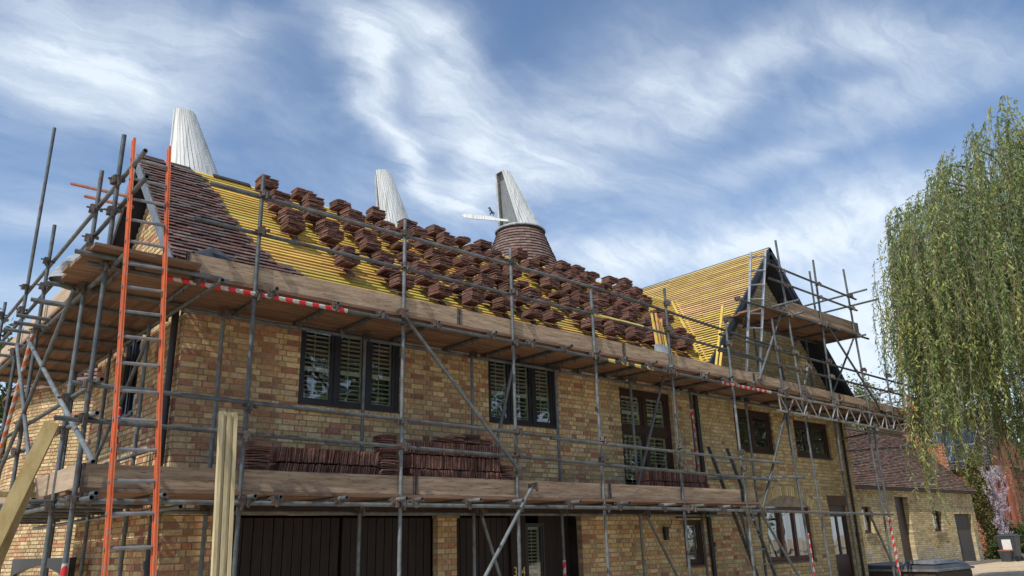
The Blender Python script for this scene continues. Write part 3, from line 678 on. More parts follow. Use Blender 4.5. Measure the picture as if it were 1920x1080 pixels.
# right-hand part, in front of the wing
for x0, x1, z0, zt in ((15.55, 15.19, .2, 7.84), (14.88, 14.59, .2, 5.95), (16.64, 16.77, 2.9, 7.72), (18.36, 18.24, 3.9, 7.8), (19.56, 19.62, 3.95, 5.6), (21.24, 21.26, 3.77, 5.56)):
    pole('standard', (x0, YO, z0), (x1, YO, zt))
    for z in (4.0, 4.36, 4.95, 5.3, 6.14, 6.80, 7.12):
        if z0 < z < zt: coupler((x0 + (x1 - x0) * (z - z0) / (zt - z0), YO - .03, z))
pole('standard', (18.25, YO, gz(18)), (18.15, YO, 3.95)); pole('standard', (18.50, YO, gz(18)), (18.42, YO, 3.95)); pole('standard', (15.0, YO + .05, .2), (14.72, YO + .05, 4.1))
pole('standard', (18.46, YI, gz(18)), (18.39, YI, 4.3)); pole('standard', (18.4, 9.3, 4.5), (18.4, 9.3, 8.05)); pole('standard', (16.45, YI, 4.6), (16.1, YI, 6.15)); pole('standard', (15.35, YI, 4.5), (15.35, YI, 6.2)); pole('standard', (17.6, YI, 4.6), (17.6, YI, 6.2))
# ledgers and rails along the front
def rail(name, x0, x1, y, z0, z1=None, m=None, r=.0242): return pole(name, (x0, y, z0), (x1, y, z1 if z1 is not None else z0), m, r)
rail('ledger', 1.7, 8.2, YO - .045, 4.385, 4.385); rail('ledger', 8.1, 14.4, YO - .045, 4.385, 4.33); rail('ledger', 3.0, 14.4, YI + .05, 4.375, 4.34)
rail('ledger', 14.3, 21.4, YI, 4.33, 4.22); 
rail('ledger', 1.75, 9.9, YO - .045, 2.095, 2.085); rail('ledger', 9.8, 18.55, YO - .05, 2.085, 2.01); rail('ledger', 3.0, 14.8, YI + .05, 2.05, 2.02)
rail('guard_rail', 2.86, 9.3, YO + .045, 5.63, 5.60); rail('guard_rail', 9.2, 15.2, YO + .045, 5.60, 5.33); rail('guard_rail', 12.7, 21.5, YO + .05, 5.33, 5.19)
rail('guard_rail', 2.72, 9.3, YO + .045, 5.16, 5.13); rail('guard_rail', 9.2, 14.0, YO + .045, 5.13, 5.02); rail('guard_rail', 12.6, 21.7, YO + .05, 5.0, 4.90)
rail('guard_rail', 1.72, 8.2, YO - .045, 3.18, 3.07); rail('guard_rail', 8.0, 14.2, YO - .045, 3.05, 2.95)
rail('guard_rail', 1.62, 8.2, YO - .045, 2.84, 2.74); rail('guard_rail', 8.0, 13.9, YO - .045, 2.74, 2.62)
rail('ledger', 13.3, 18.9, YO - .03, 6.13); rail('ledger', 14.6, 18.5, YI, 6.1)
rail('guard_rail', 14.5, 18.55, YO - .045, 7.17, 7.07); rail('guard_rail', 14.62, 18.5, YO - .045, 6.83, 6.78)
pole('guard_rail', (18.32, 9.6, 7.16), (18.32, 7.9, 7.18)); pole('guard_rail', (18.32, 9.5, 6.87), (18.32, 7.7, 6.88))
pole('transom', (14.64, 9.5, 6.2), (14.64, 7.7, 6.2)); pole('transom', (15.3, 9.5, 6.12), (15.3, 8.0, 6.12)); pole('transom', (18.3, 9.5, 6.10), (18.3, 8.1, 6.10)); pole('transom', (16.5, 9.5, 6.12), (16.5, 8.25, 6.12)); pole('transom', (17.4, 9.5, 6.12), (17.4, 8.25, 6.12))
pole('ledger', (12.4, 8.9, 2.65), (14.95, 8.3, 2.72)); pole('ledger', (13.6, 8.35, 5.8), (14.7, 9.1, 6.0))
for p in ((13.3, 6.13), (15.2, 6.13), (18.3, 6.13)): coupler((p[0], YO - .05, p[1]))
pole('guard_rail', (21.35, 8.2, 5.2), (21.35, 11.5, 5.2), m_rail); pole('guard_rail', (21.35, 8.2, 4.9), (21.35, 11.5, 4.9), m_rail); pole('standard', (21.4, 9.6, 4.2), (21.4, 9.6, 5.5), m_rail); pole('brace', (21.35, 8.5, 4.5), (21.35, 10.2, 5.6), m_rail, r=.014); pole('brace', (21.35, 10.2, 4.6), (21.35, 8.9, 5.5), m_rail, r=.014)
# braces
for a, b in (((5.39, 8.28, 4.5), (7.36, 8.28, 2.56)), ((8.16, 9.2, 4.5), (7.5, 9.2, 2.3)), ((11.53, 8.9, 4.5), (10.45, 8.9, 2.25)), ((7.53, 8.22, 2.36), (6.0, 8.22, .35)), ((7.36, 9.15, 2.05), (8.1, 9.15, .1)), ((11.0, 9.15, 2.05), (12.3, 9.15, .15)),
             ((14.62, 8.33, 4.0), (13.32, 8.33, 2.05)), ((13.24, 8.33, 2.06), (14.95, 8.33, .15)), ((17.5, 8.33, 2.02), (18.7, 8.33, .2)), ((19.22, 8.8, 6.35), (17.4, 8.8, 4.5)), ((16.95, 8.33, 6.16), (18.9, 8.33, 4.42)), ((15.14, 8.38, 6.27), (13.85, 8.38, 4.55)), ((15.9, 8.4, 5.1), (15.55, 8.4, 4.5)), ((12.9, 8.5, 2.05), (13.6, 8.7, .1))):
    pole('brace', a, b); coupler(a); coupler(b)
# gable side
GX = 1.88
for y, x, z0, zt in ((8.30, GX, 0, 5.87), (9.22, GX + .02, 0, 5.82), (11.36, GX, 0, 5.85), (12.72, GX, 0, 7.93), (14.5, GX, 0, 5.55)):
    pole('standard', (x, y, z0), (x + random.uniform(-.01, .01), y, zt))
    for z in (2.1, 2.85, 3.18, 4.38, 4.98, 5.33): coupler((x - .03, y, z))
pole('guard_rail', (GX + .05, 7.62, 5.42), (GX + .05, 15.6, 5.27)); pole('guard_rail', (GX + .05, 7.45, 5.07), (GX + .05, 15.6, 4.88))
pole('guard_rail', (GX + .05, 8.1, 3.20), (GX + .05, 15.2, 3.17)); pole('guard_rail', (GX + .05, 8.1, 2.88), (GX + .05, 15.2, 2.86))
pole('ledger', (GX + .05, 7.85, 4.39), (GX + .05, 15.6, 4.39)); pole('ledger', (GX + .05, 7.9, 2.10), (GX + .05, 15.4, 2.10)); pole('ledger', (2.95, 8.0, 4.37), (2.95, 15.6, 4.37)); pole('ledger', (2.95, 8.6, 2.07), (2.95, 15.4, 2.07))
for y in (10.3, 12.0, 13.9): pole('standard', (2.92, y, 0), (2.92, y, 4.4)); 
for y in (8.15, 9.35, 10.1, 10.9, 11.7, 12.5, 13.3, 14.1, 14.9):
    pole('transom', (1.55, y, 4.43), (3.08, y, 4.43)); 
    if y > 8.5: pole('transom', (1.60, y + .1, 2.15), (3.06, y + .1, 2.15))
for y in (9.9, 11.0): pole('transom', (1.55, y, 4.36), (1.95, y, 4.36)); 
pole('brace', (GX - .05, 11.6, 4.3), (GX - .05, 7.6, 2.38)); pole('brace', (GX - .06, 9.3, 4.4), (GX - .06, 12.9, 2.1)); pole('brace', (GX - .05, 12.4, 4.4), (GX - .05, 9.8, 2.2))
pole('guard_rail', (2.90, 9.7, 2.75), (2.90, 14.4, 2.75)); pole('brace', (2.9, 10.2, 4.2), (2.9, 12.8, 2.2))
# taped tubes: white base with coloured bands
def taped(name, p0, p1, mc, mw, band=.085, r=.0262, label=None):
    p0, p1 = Vector(p0), Vector(p1); t = pole(name, p0, p1, mw, r, hollow=False); d = (p1 - p0); ln = d.length; d.normalize()
    a = d.cross(V(0, 0, 1) if abs(d.z) < .9 else V(1, 0, 0)).normalized(); b = d.cross(a); mb = MB(); s = .02; seg = 14; sl = band * .8
    while s < ln - band * 1.3:
        for k in range(seg):
            t0, t1 = 2 * math.pi * k / seg, 2 * math.pi * (k + 1) / seg; q = r + .0012
            f0, f1 = sl * (1 - math.cos(t0)) / 2, sl * (1 - math.cos(t1)) / 2
            A = lambda tt, ss: p0 + d * ss + a * math.cos(tt) * q + b * math.sin(tt) * q
            mb.face([A(t0, s + f0), A(t1, s + f1), A(t1, s + f1 + band), A(t0, s + f0 + band)])
        s += band * 2
    mb.build('tape_band', mc, t); 
    if label: t['label'] = label
    return t
taped('taped_ledger', (2.42, YO - .045, 4.385), (4.62, YO - .045, 4.385), m_red, m_wtape, label='red and white taped length of tube')
taped('taped_ledger', (12.45, YO - .045, 4.345), (14.1, YO - .045, 4.33), m_red, m_wtape)
taped('taped_ledger', (9.3, YO - .047, 4.375), (10.5, YO - .047, 4.365), m_ytape, m_tube, band=.16)
taped('taped_brace', (1.86, 11.42, 4.55), (1.86, 12.9, 2.35), m_otape, m_wtape, label='orange and white taped tube')
taped('taped_standard', (2.66, 10.2, 3.3), (2.66, 10.1, 2.3), m_red, m_wtape)
taped('taped_standard', (12.74, YI, 4.0), (12.76, YI, 2.75), m_red, m_wtape)
taped('taped_standard', (14.84, YO - .005, 1.65), (14.89, YO - .005, .2), m_red, m_wtape); taped('taped_standard', (18.45, YO, 1.95), (18.51, YO, .25), m_red, m_wtape); taped('taped_standard', (9.08, YI - .005, 1.35), (9.08, YI - .005, .3), m_red, m_wtape); taped('taped_standard', (9.11, YO - .005, .9), (9.1, YO - .005, .1), m_red, m_tube, band=.12)
taped('taped_standard', (1.88, 8.3, 1.55), (1.88, 8.3, .3), m_red, m_wtape)
rail('guard_rail', 9.1, 10.4, YO + .045, 5.13, 5.115, m_ytape, r=.0256)
# transoms of the two front lifts; their hollow ends stick out
for x in (2.05, 2.78, 3.62, 4.45, 5.1, 5.95, 6.9, 7.65, 8.35, 9.0, 9.7, 10.35, 10.85, 11.9, 12.55, 13.4, 14.5, 15.6, 16.7, 17.8, 19.0, 20.2, 21.2):
    z = 4.435 - max(0, x - 13) * .012
    pole('transom', (x, 8.16 + random.uniform(-.05, .08), z), (x + .03, 9.55, z)); coupler((x, YO - .045, z - .02), 0)
    mb = MB()
    for y in (8.7, 9.0): mb.tube((x, y, z - .075), (x, y, z + .03), .008, seg=6)
    mb.obox((x, YI + .05, z - .02), (.03, 0, 0), (0, .035, 0), (0, 0, .04)); mb.build('fixing', m_coupler, scaf)
for x in (2.0, 2.62, 3.52, 3.83, 4.58, 5.35, 5.62, 6.45, 7.2, 8.3, 9.35, 10.4, 11.2, 12.0, 12.7, 13.3):
    z = 2.150 - max(0, x - 9) * .01
    pole('transom', (x, 8.06 + random.uniform(-.06, .09), z), (x + .03, 9.5, z)); coupler((x, YO - .045, z - .02), 0)
# boards
def board(name, p0, p1, wd, th, m, side):
    mb = MB(); mb.beam(p0, p1, wd, th, side=side); return mb.build(name, m, scaf)
def deck(x0, x1, ys, z, th=.038, cut=3.9, dz=0):
    for y in ys:
        x = x0 + random.uniform(-.06, .06); st = random.uniform(1.2, 3.9)
        while x < x1 - .05:
            e = min(x + st, x1 + random.uniform(-.05, .05)); j = random.uniform(0, .005)
            board('scaffold_board', (x, y, z + j - max(0, x - 13) * dz), (e - .006, y, z + j - max(0, e - 13) * dz), .220, th, m_board, (0, 1, 0)); x = e; st = cut
deck(1.66, 21.35, [8.46 + .2275 * k for k in range(5)], 4.482, dz=.012)
deck(1.66, 2.75, [8.09, 8.26], 4.482)
deck(1.95, 13.35, [8.44 + .2275 * k for k in range(5)], 2.196)
deck(14.4, 18.5, [8.42 + .2275 * k for k in range(5)], 6.165)
def deck_y(y0, y1, xs, z):
    for x in xs:
        y = y0; st = random.uniform(1.0, 3.0)
        while y < y1 - .05:
            e = min(y + st, y1); board('scaffold_board', (x, y, z + random.uniform(0, .005)), (x, e - .006, z), .220, .038, m_board_y, (1, 0, 0)); y = e; st = 3.0
deck_y(9.52, 15.6, [2.02 + .2275 * k for k in range(5)], 4.482); deck_y(9.52, 15.4, [1.98, 2.2075, 2.435, 2.662, 2.95], 2.196)
def toe(x0, x1, y, z, h, dz=0):
    x = x0; first = True
    while x < x1 - .1:
        e = min(x + (random.uniform(3.4, 3.9)), x1); zz_ = z - max(0, x - 10) * dz; z2 = z - max(0, e - 10) * dz; j = random.uniform(-.006, .006)
        mb = MB(); mb.hexa([(x, y, zz_), (e - .012, y, z2), (e - .012, y + .038, z2), (x, y + .038, zz_), (x, y + j, zz_ + h), (e - .012, y + j, z2 + h), (e - .012, y + .038 + j, z2 + h), (x, y + .038 + j, zz_ + h)])
        mb.build('toe_board', m_toe, scaf)
        for q0, q1, zq in ((x - (0 if x == x0 else .0), x + .03, zz_), (e - .045, e - .014, z2)) if True else ():
            mb = MB(); mb.box(q0, q1, y - .008, y + .046, zq - .002, zq + h + .003); mb.build('end_band', m_coupler, scaf)
        x = e
toe(2.68, 21.25, 8.385, 4.512, .232, dz=.018); toe(1.93, 13.3, 8.385, 2.222, .222, dz=.004); toe(15.22, 18.6, 8.385, 6.2, .29)
for y0, y1 in ((9.85, 11.2), (11.3, 14.4)):
    mb = MB(); mb.box(1.925, 1.962, y0, y1, 4.51, 4.74); mb.build('toe_board', m_toe_y, scaf)
mb = MB(); mb.box(1.895, 1.93, 8.45, 9.5, 2.22, 2.44); mb.box(1.897, 1.932, 9.6, 12.5, 2.22, 2.44); mb.build('toe_board', m_toe_y, scaf)
# lattice girder under the right-hand platform
G = MB(); gy = 8.30
def gzz(x, b): return (4.31 if b else 3.985) - (x - 14.3) * .009
gir = pole('lattice_girder', (14.3, gy, gzz(14.3, 1)), (21.45, gy, gzz(21.45, 1)), m_rail); 
pole('chord', (14.25, gy, gzz(14.3, 0)), (21.4, gy, gzz(21.4, 0)), m_rail, parent=gir)
x = 14.36
mb = MB(); mb.tube((x, gy, gzz(x, 1)), (x + .04, gy, gzz(x, 0)), .016, seg=8); mb.build('lacing', m_rail, gir); k = 0
while x < 21.2:
    mb = MB(); h = .29; a, b = (1, 0) if k % 2 == 0 else (0, 1)
    mb.tube((x + .03, gy, gzz(x, a)), (x + h, gy, gzz(x, b)), .0155, seg=8); mb.build('lacing', m_rail, gir)
    if k % 8 == 7: mb = MB(); mb.tube((x + h + .03, gy, gzz(x, 1)), (x + h + .03, gy, gzz(x, 0)), .016, seg=8); mb.build('lacing', m_rail, gir)
    x += h; k += 1
rail('ledger', 14.5, 21.2, 9.1, 4.28, 4.2); rail('ledger', 17.9, 19.7, 8.3, 3.86, 3.84); pole('ledger', (18.4, 8.2, 3.84), (20.2, 11.5, 3.9)); pole('ledger', (18.2, 11.5, 3.55), (20.2, 8.3, 3.6))
mb = MB(); mb.box(21.3, 21.36, 8.3, 9.5, 4.05, 4.3); mb.build('end_board', m_toe_y, scaf)

# ------------------------------------------------------------------ ladders
def ladder(name, label, f0, f1, t0, t1, ms, mr, step=.27, sw=.028, sd_=.062, start=.2, group=None):
    """f0,f1 feet of the two stiles, t0,t1 their tops"""
    f0, f1, t0, t1 = map(Vector, (f0, f1, t0, t1)); r = thing(name, label, 'ladder', tuple((f0 + f1) / 2), group)
    ax = (f1 - f0).normalized()
    for a, b in ((f0, t0), (f1, t1)):
        mb = MB(); d = (b - a).normalized(); n = d.cross(ax).normalized(); L_ = (b - a).length
        c = (a + b) / 2; mb.obox(c, d * L_ / 2, ax * .004, n * sd_ / 2)
        sg = 1 if a is f0 else -1
        for q in (-1, 1): mb.obox(c + n * q * (sd_ / 2 - .006) + ax * sg * .0 , d * L_ / 2, ax * sw / 2, n * .006)
        mb.build('stile', ms, r)
    ln = (t0 - f0).length; s = start
    while s < ln - .1:
        a = f0 + (t0 - f0) * s / ln; b = f1 + (t1 - f1) * s / ln; mb = MB(); mb.tube(a - ax * .02, b + ax * .02, .0155, seg=10); mb.build('rung', mr, r); s += step
    return r
ladder('ladder', 'tall orange fibreglass ladder with grey rungs leaning at the left corner of the scaffold', (1.73, 6.15, 0), (2.07, 6.15, 0), (1.94, 8.16, 5.78), (2.30, 8.16, 5.80), m_orange, m_rung, step=.272, start=.12)
ladder('ladder', 'silver aluminium ladder rising from the long upper platform to the gable rail', (13.62, 8.52, 4.53), (14.08, 8.52, 4.53), (13.86, 8.2, 7.22), (14.42, 8.18, 7.38), m_alu, m_alu, step=.30, sw=.022, sd_=.05)
ladder('ladder', 'dull grey ladder climbing from the ground to the lower platform near the arched window', (13.72, 8.6, gz(14)), (14.3, 8.6, gz(14)), (12.60, 8.85, 3.24), (13.2, 8.85, 3.24), m_tube, m_rung, step=.28)

# ------------------------------------------------------------------ tiles stacked on the roof
def tile_mesh():
    mb = MB(); nseg = 4; Lh, Wh, T = .132, .082, .012; vs = []
    for i in range(nseg + 1):
        x = -Lh + 2 * Lh * i / nseg; z = .007 * (1 - (x / Lh) ** 2)
        vs += [(x, -Wh, z), (x, Wh, z), (x, Wh, z + T), (x, -Wh, z + T)]
    fs = []
    for i in range(nseg):
        a, b = 4 * i, 4 * i + 4
        for k in range(4): fs.append((a + k, a + (k + 1) % 4, b + (k + 1) % 4, b + k))
    fs += [(3, 2, 1, 0), (4 * nseg, 4 * nseg + 1, 4 * nseg + 2, 4 * nseg + 3)]
    me = bpy.data.meshes.new('tile'); me.from_pydata(vs, [], fs); me.materials.append(m_tile); me.update(); return me
TM = tile_mesh()
def stack_proto(k, n):
    st = thing('tile_stack', '', 'tile stack', (0, 0, 0), 'stacks of old roof tiles loaded out on the battens'); kids = []
    z = .01; lean = random.uniform(-.03, .03)
    for i in range(n):
        xs_ = [-.084, .084] if i < n - 1 - (k % 2) else [random.choice((-.084, .07, -.02))]
        if i == 0: xs_ = [random.uniform(-.05, .05)]
        for j, x in enumerate(xs_):
            o = link('tile', TM, st); o.location = (x + random.uniform(-.008, .008) + lean * i * .03, -.130 + random.uniform(-.018, .014), z + (.004 if j else 0))
            o.rotation_euler = (random.uniform(-.03, .03) + (.03 if j else -.01), random.uniform(-.02, .02), math.pi / 2 * random.choice((1, -1)) + random.uniform(-.06, .06)); kids.append(o)
        z += .0188
    # a tile hangs flat on the battens under the pile, another is wedged in to level it
    o = link('tile', TM, st); o.location = (.05, -.10, -.082); o.rotation_euler = (Matrix.Rotation(math.radians(45.6), 4, 'X') @ Matrix.Rotation(math.pi / 2, 4, 'Z')).to_euler(); kids.append(o)
    o = link('tile', TM, st); o.location = (-.085, -.115, -.05); o.rotation_euler = (Matrix.Rotation(math.radians(20), 4, 'X') @ Matrix.Rotation(math.pi / 2 + .1, 4, 'Z')).to_euler(); kids.append(o)
    KIDS[st.name] = kids; return st
protos = [stack_proto(k, n) for k, n in enumerate((9, 11, 8, 12, 10, 7))]
cols = [4.72, 5.33, 6.02, 6.72, 7.38, 8.0, 8.6, 9.14, 10.08, 10.7, 11.28, 11.75, 12.22, 12.8, 13.3]
NEAR = {0: 'first', 1: 'second', 2: 'third', 3: 'fourth', 4: 'fifth', 5: 'sixth', 6: 'seventh', 7: 'eighth', 8: 'ninth', 9: 'tenth', 10: 'eleventh', 11: 'twelfth', 12: 'thirteenth', 13: 'fourteenth', 14: 'last'}
used = set()
for ci, cx0 in enumerate(cols):
    nr = 8
    rows = list(range(nr))
    if ci == 0: rows = rows[:5]
    if ci == 1: rows = rows[:8]
    for ri in rows:
        y = 11.32 - ri * .262 + random.uniform(-.018, .018)
        if ci == 1 and ri == 7: continue
        z = 4.95 + (y - 9.3) * 1.0227
        x = cx0 + (.025 if ri % 2 else -.03) + random.uniform(-.015, .015)
        if y < 9.42 or x > 13.391 + (z - 4.95) / WT - .35: continue
        pi = random.randrange(len(protos)); st = protos[pi] if pi not in used else copy_tree(protos[pi])
        used.add(pi)
        st.location = RM(x, (y - 9.3) / .6991, .085); st.rotation_euler = (0, 0, random.uniform(-.07, .07)); s_ = random.uniform(.78, .87); st.scale = (s_, random.uniform(.90, .98), random.uniform(.85, 1.08))
        where = ['top', 'second', 'third', 'fourth', 'fifth', 'sixth', 'seventh', 'eighth'][ri]
        st['label'] = f'roof tile pile in the {NEAR[ci]} column from the laid tiles, {where} row from the ridge'
for i, p_ in enumerate(protos):
    if i not in used:
        for ch in KIDS[p_.name]: bpy.data.objects.remove(ch)
        bpy.data.objects.remove(p_)

# rows of tiles on edge and flat piles on the lower platform
def edge_row(label, x0, x1, y, z, tiers, lean, grp='tiles stacked on the lower platform', gap=.0172, hidden=True):
    r = thing('tile_row', label, 'row of tiles', ((x0 + x1) / 2, y, z), grp); R0 = world_loc(r)
    for t in range(tiers):
        x = x0 + random.uniform(0, .03); zc = z + .086 + t * .183; off = random.uniform(-.01, .01)
        if t == 0 and hidden:
            mb = MB()
            while x < x1: mb.box(x, x + .012, y - .13, y + .13, z, z + .165); x += gap
            mb.build('tiles', m_tile, r, kind='stuff'); continue
        while x < x1:
            o = link('tile', TM, r); o.location = (x - R0.x, off + random.uniform(-.013, .013), zc - R0.z + random.uniform(-.006, .008))
            # local x (long side) -> world y, local y -> world z
            e = Matrix(((0, 0, 1), (1, 0, 0), (0, 1, 0))).to_4x4() 
            o.rotation_euler = (Matrix.Rotation(lean[t] + random.uniform(-.06, .06), 4, 'Y') @ Matrix.Rotation(random.uniform(-.04, .04), 4, 'Z') @ e).to_euler(); x += gap * random.uniform(.85, 1.25)
    return r
def flat_pile(label, x, y, z, n, rz=0, grp='tiles stacked on the lower platform', m=None, tilt=0):
    r = thing('tile_pile', label, 'pile of tiles', (x, y, z), grp); h = 0
    for i in range(n):
        o = link('tile', TM, r); o.location = (random.uniform(-.018, .018), random.uniform(-.02, .02), h); o.rotation_euler = (random.uniform(-.04, .04) + tilt, random.uniform(-.05, .05), rz + random.uniform(-.09, .09)); h += .0185
    return r
edge_row('long double row of roof tiles on edge on the lower platform under the three-light window', 4.02, 5.36, 8.82, 2.216, 3, (.12, .2, .1))
edge_row('tall three-tier row of tiles on edge with loose tiles lying on top', 5.86, 7.38, 8.84, 2.216, 4, (-.05, -.12, -.04, .05))
edge_row('dark grey row of tiles on edge in front of the tall brown window', 10.72, 12.42, 8.95, 2.206, 3, (0, .05, .03))
flat_pile('slumped flat pile of tiles with sunlit ends beside the first front standard', 3.80, 8.78, 2.216, 29, .1, tilt=.05)
flat_pile('short flat pile of reddish tiles ending the long double row', 5.50, 8.72, 2.216, 32, .05)
flat_pile('dark flat pile of tiles topping the end of the double row', 5.62, 8.95, 2.216, 43, -.05)
flat_pile('flat pile of tiles at the right end of the three-tier row', 7.50, 8.84, 2.216, 26, 1.5)
flat_pile('low flat pile of pale tiles beyond the three-tier row', 7.60, 8.70, 2.216, 16, .2)
for i, (x, y) in enumerate(((6.42, 8.8), (6.66, 8.84), (6.92, 8.82), (7.16, 8.84))):
    flat_pile(('loose grey tiles lying flat, leftmost on the three-tier row', 'loose grey tiles lying flat, second from left on the three-tier row', 'loose brown tiles lying flat, third from left on the three-tier row', 'loose brown tiles lying flat, rightmost on the three-tier row')[i], x, y, 2.95, (4, 6, 7, 5)[i], random.uniform(-.2, .2))
for i, (y0, y1) in enumerate(((9.9, 11.25), (11.35, 12.75), (12.8, 14.3))):
    r = thing('tile_row', ('tiles on edge nearest the corner on the upper gable platform', 'middle row of old tiles on edge on the upper gable platform', 'farthest row of old tiles on edge on the upper gable platform')[i], 'row of tiles', (2.14, (y0 + y1) / 2, 4.50), 'tiles stacked on the gable platform'); R0 = world_loc(r)
    for t in range(2):
        y = y0
        while y < y1:
            o = link('tile', TM, r); o.location = (random.uniform(-.015, .015), y - R0.y, .085 + t * .178 + random.uniform(-.01, .01)); o.rotation_euler = (math.pi / 2 + random.uniform(-.12, .12), random.uniform(-.05, .05), random.uniform(-.05, .05)); y += .021

# ------------------------------------------------------------------ loose things on and around the scaffold
def lump(name, label, cat, c, sx, sy, sz, m, seed=0, n=14, rag=.25, flat=True):
    r = random.Random(seed); mb = MB(); vs = []; rows_ = 7
    for j in range(rows_ + 1):
        ph = math.pi / 2 * j / rows_
        for k in range(n):
            t = 2 * math.pi * k / n; q = 1 + rag * (r.random() - .5) + .16 * math.sin(3 * t + seed) * math.cos(ph); hh = math.sin(ph) * (1 + rag * (r.random() - .5))
            vs.append((c[0] + math.cos(t) * math.cos(ph) * sx * q, c[1] + math.sin(t) * math.cos(ph) * sy * q, c[2] + hh * sz))
    fs = [(j * n + k, j * n + (k + 1) % n, (j + 1) * n + (k + 1) % n, (j + 1) * n + k) for j in range(rows_) for k in range(n)]
    mb.add(vs, fs); o = mb.build(name, m, smooth=False); o['label'] = label; o['category'] = cat
    md = o.modifiers.new('s', 'SUBSURF'); md.levels = md.render_levels = 1
    return o
lump('folded_jacket', 'dark grey jacket dumped on the roof edge behind the toe board', 'jacket', (3.02, 8.55, 4.66), .28, .11, .24, m_jacket, 3)
lump('plastic_sheet', 'crumpled pale grey sheeting on the corner of the upper platform', 'sheet', (2.05, 9.35, 4.505), .45, .42, .34, m_cloth, 5, rag=.5)
lump('black_sack', 'black sack lying beside the sunlit gable on the upper platform', 'sack', (2.55, 8.9, 4.505), .3, .22, .2, m_black, 8)
mb = MB(); mb.hexa([(11.28, 8.62, 4.55), (11.66, 8.62, 4.55), (11.62, 8.92, 4.55), (11.3, 8.92, 4.55), (11.40, 8.85, 5.06), (11.70, 8.85, 5.02), (11.68, 8.98, 5.03), (11.42, 8.98, 5.06)])
o = mb.build('grey_sack', m_cloth); o['label'] = 'crumpled grey sack leaning below the yellow batten offcuts'; o['category'] = 'sack'
bo = thing('batten_offcuts', 'upright bunch of yellow and orange batten offcuts in the valley', 'timber offcuts', (11.6, 9.0, 4.55))
for k in range(9):
    x = 11.48 + .035 * k + random.uniform(-.02, .02); mb = MB(); mb.beam((x, 8.95 + random.uniform(-.04, .06), 4.9), (x + random.uniform(-.01, .14), 9.05, 5.62 + random.uniform(-.25, .12)), .025, .04, col=(1, .75 if k % 2 else 1, 1.5 if k % 2 else 1)); mb.build('offcut', m_batten, bo)
for lb, a, b in (('long yellow batten leaning against the stripped wing slope by the bargeboard', (13.16, 8.95, 4.53), (13.92, 9.05, 6.28)), ('short yellow batten propped low beside the long leaning one', (13.2, 8.88, 4.53), (13.62, 8.98, 5.35))):
    mb = MB(); mb.beam(a, b, .05, .025); o = mb.build('loose_batten', m_batten); o['label'] = lb; o['category'] = 'batten'; o['group'] = 'loose battens on the upper platform'
bn = thing('batten_bundle', 'upright bundle of pale new battens standing in front of the garage corner', 'timber', (3.15, 7.85, 0))
for k in range(5):
    x = 3.02 + .036 * k; mb = MB(); mb.beam((x + .07, 7.80 + (k % 2) * .03, 0), (x, 7.9 + (k % 2) * .03, 2.96 + random.uniform(-.02, .01)), .034, .05, side=(1, 0, 0)); mb.build('length', m_fresh, bn)
for lb, a, b, w_, h_ in (('thick greenish timber post leaning against the lower lift', (.62, 7.1, 0), (1.50, 7.75, 2.70), .115, .07), ('thinner timber leaning under the thick greenish post', (.80, 7.2, 0), (1.42, 7.75, 2.2), .06, .05)):
    mb = MB(); mb.beam(a, b, w_, h_, side=(1, -.25, 0)); o = mb.build('timber_prop', m_green); o['label'] = lb; o['category'] = 'timber'
mb = MB(); mb.box(.9, 1.47, 7.77, 7.87, 2.09, 2.13); o = mb.build('short_plank', m_green); o['label'] = 'short plank end sticking out level at the left edge'; o['category'] = 'plank'
for lb, a, b in (('upper red tube crossing behind the gable guard rail', (1.86, 10.6, 6.17), (2.3, 9.6, 5.75)), ('lower red tube stub behind the gable guard rail', (1.9, 9.9, 5.75), (2.3, 9.3, 5.5))):
    mb = MB(); mb.tube(a, b, .02, seg=8); o = mb.build('red_tube', m_pot); o['label'] = lb; o['category'] = 'tube'
# level black gate frame at the foot of the gable
gt = thing('timber_gate', 'black timber gate frame with arched top under the gable platform', 'gate', (2.9, 14.3, 0))
mb = MB(); n = 12; y0, y1 = 12.4, 16.2
for k in range(n):
    a, b = y0 + (y1 - y0) * k / n, y0 + (y1 - y0) * (k + 1) / n; f = lambda y: 1.30 + .19 * (1 - ((y - 14.3) / 1.9) ** 2)
    mb.hexa([(2.86, a, f(a)), (2.94, a, f(a)), (2.94, b, f(b)), (2.86, b, f(b)), (2.86, a, 1.60), (2.94, a, 1.60), (2.94, b, 1.60), (2.86, b, 1.60)])
mb.build('top_rail', m_black, gt)
for y in (12.45, 13.7, 14.9, 16.15): mb = MB(); mb.box(2.86, 2.94, y - .06, y + .06, 0, 1.3); mb.build('gate_post', m_black, gt)

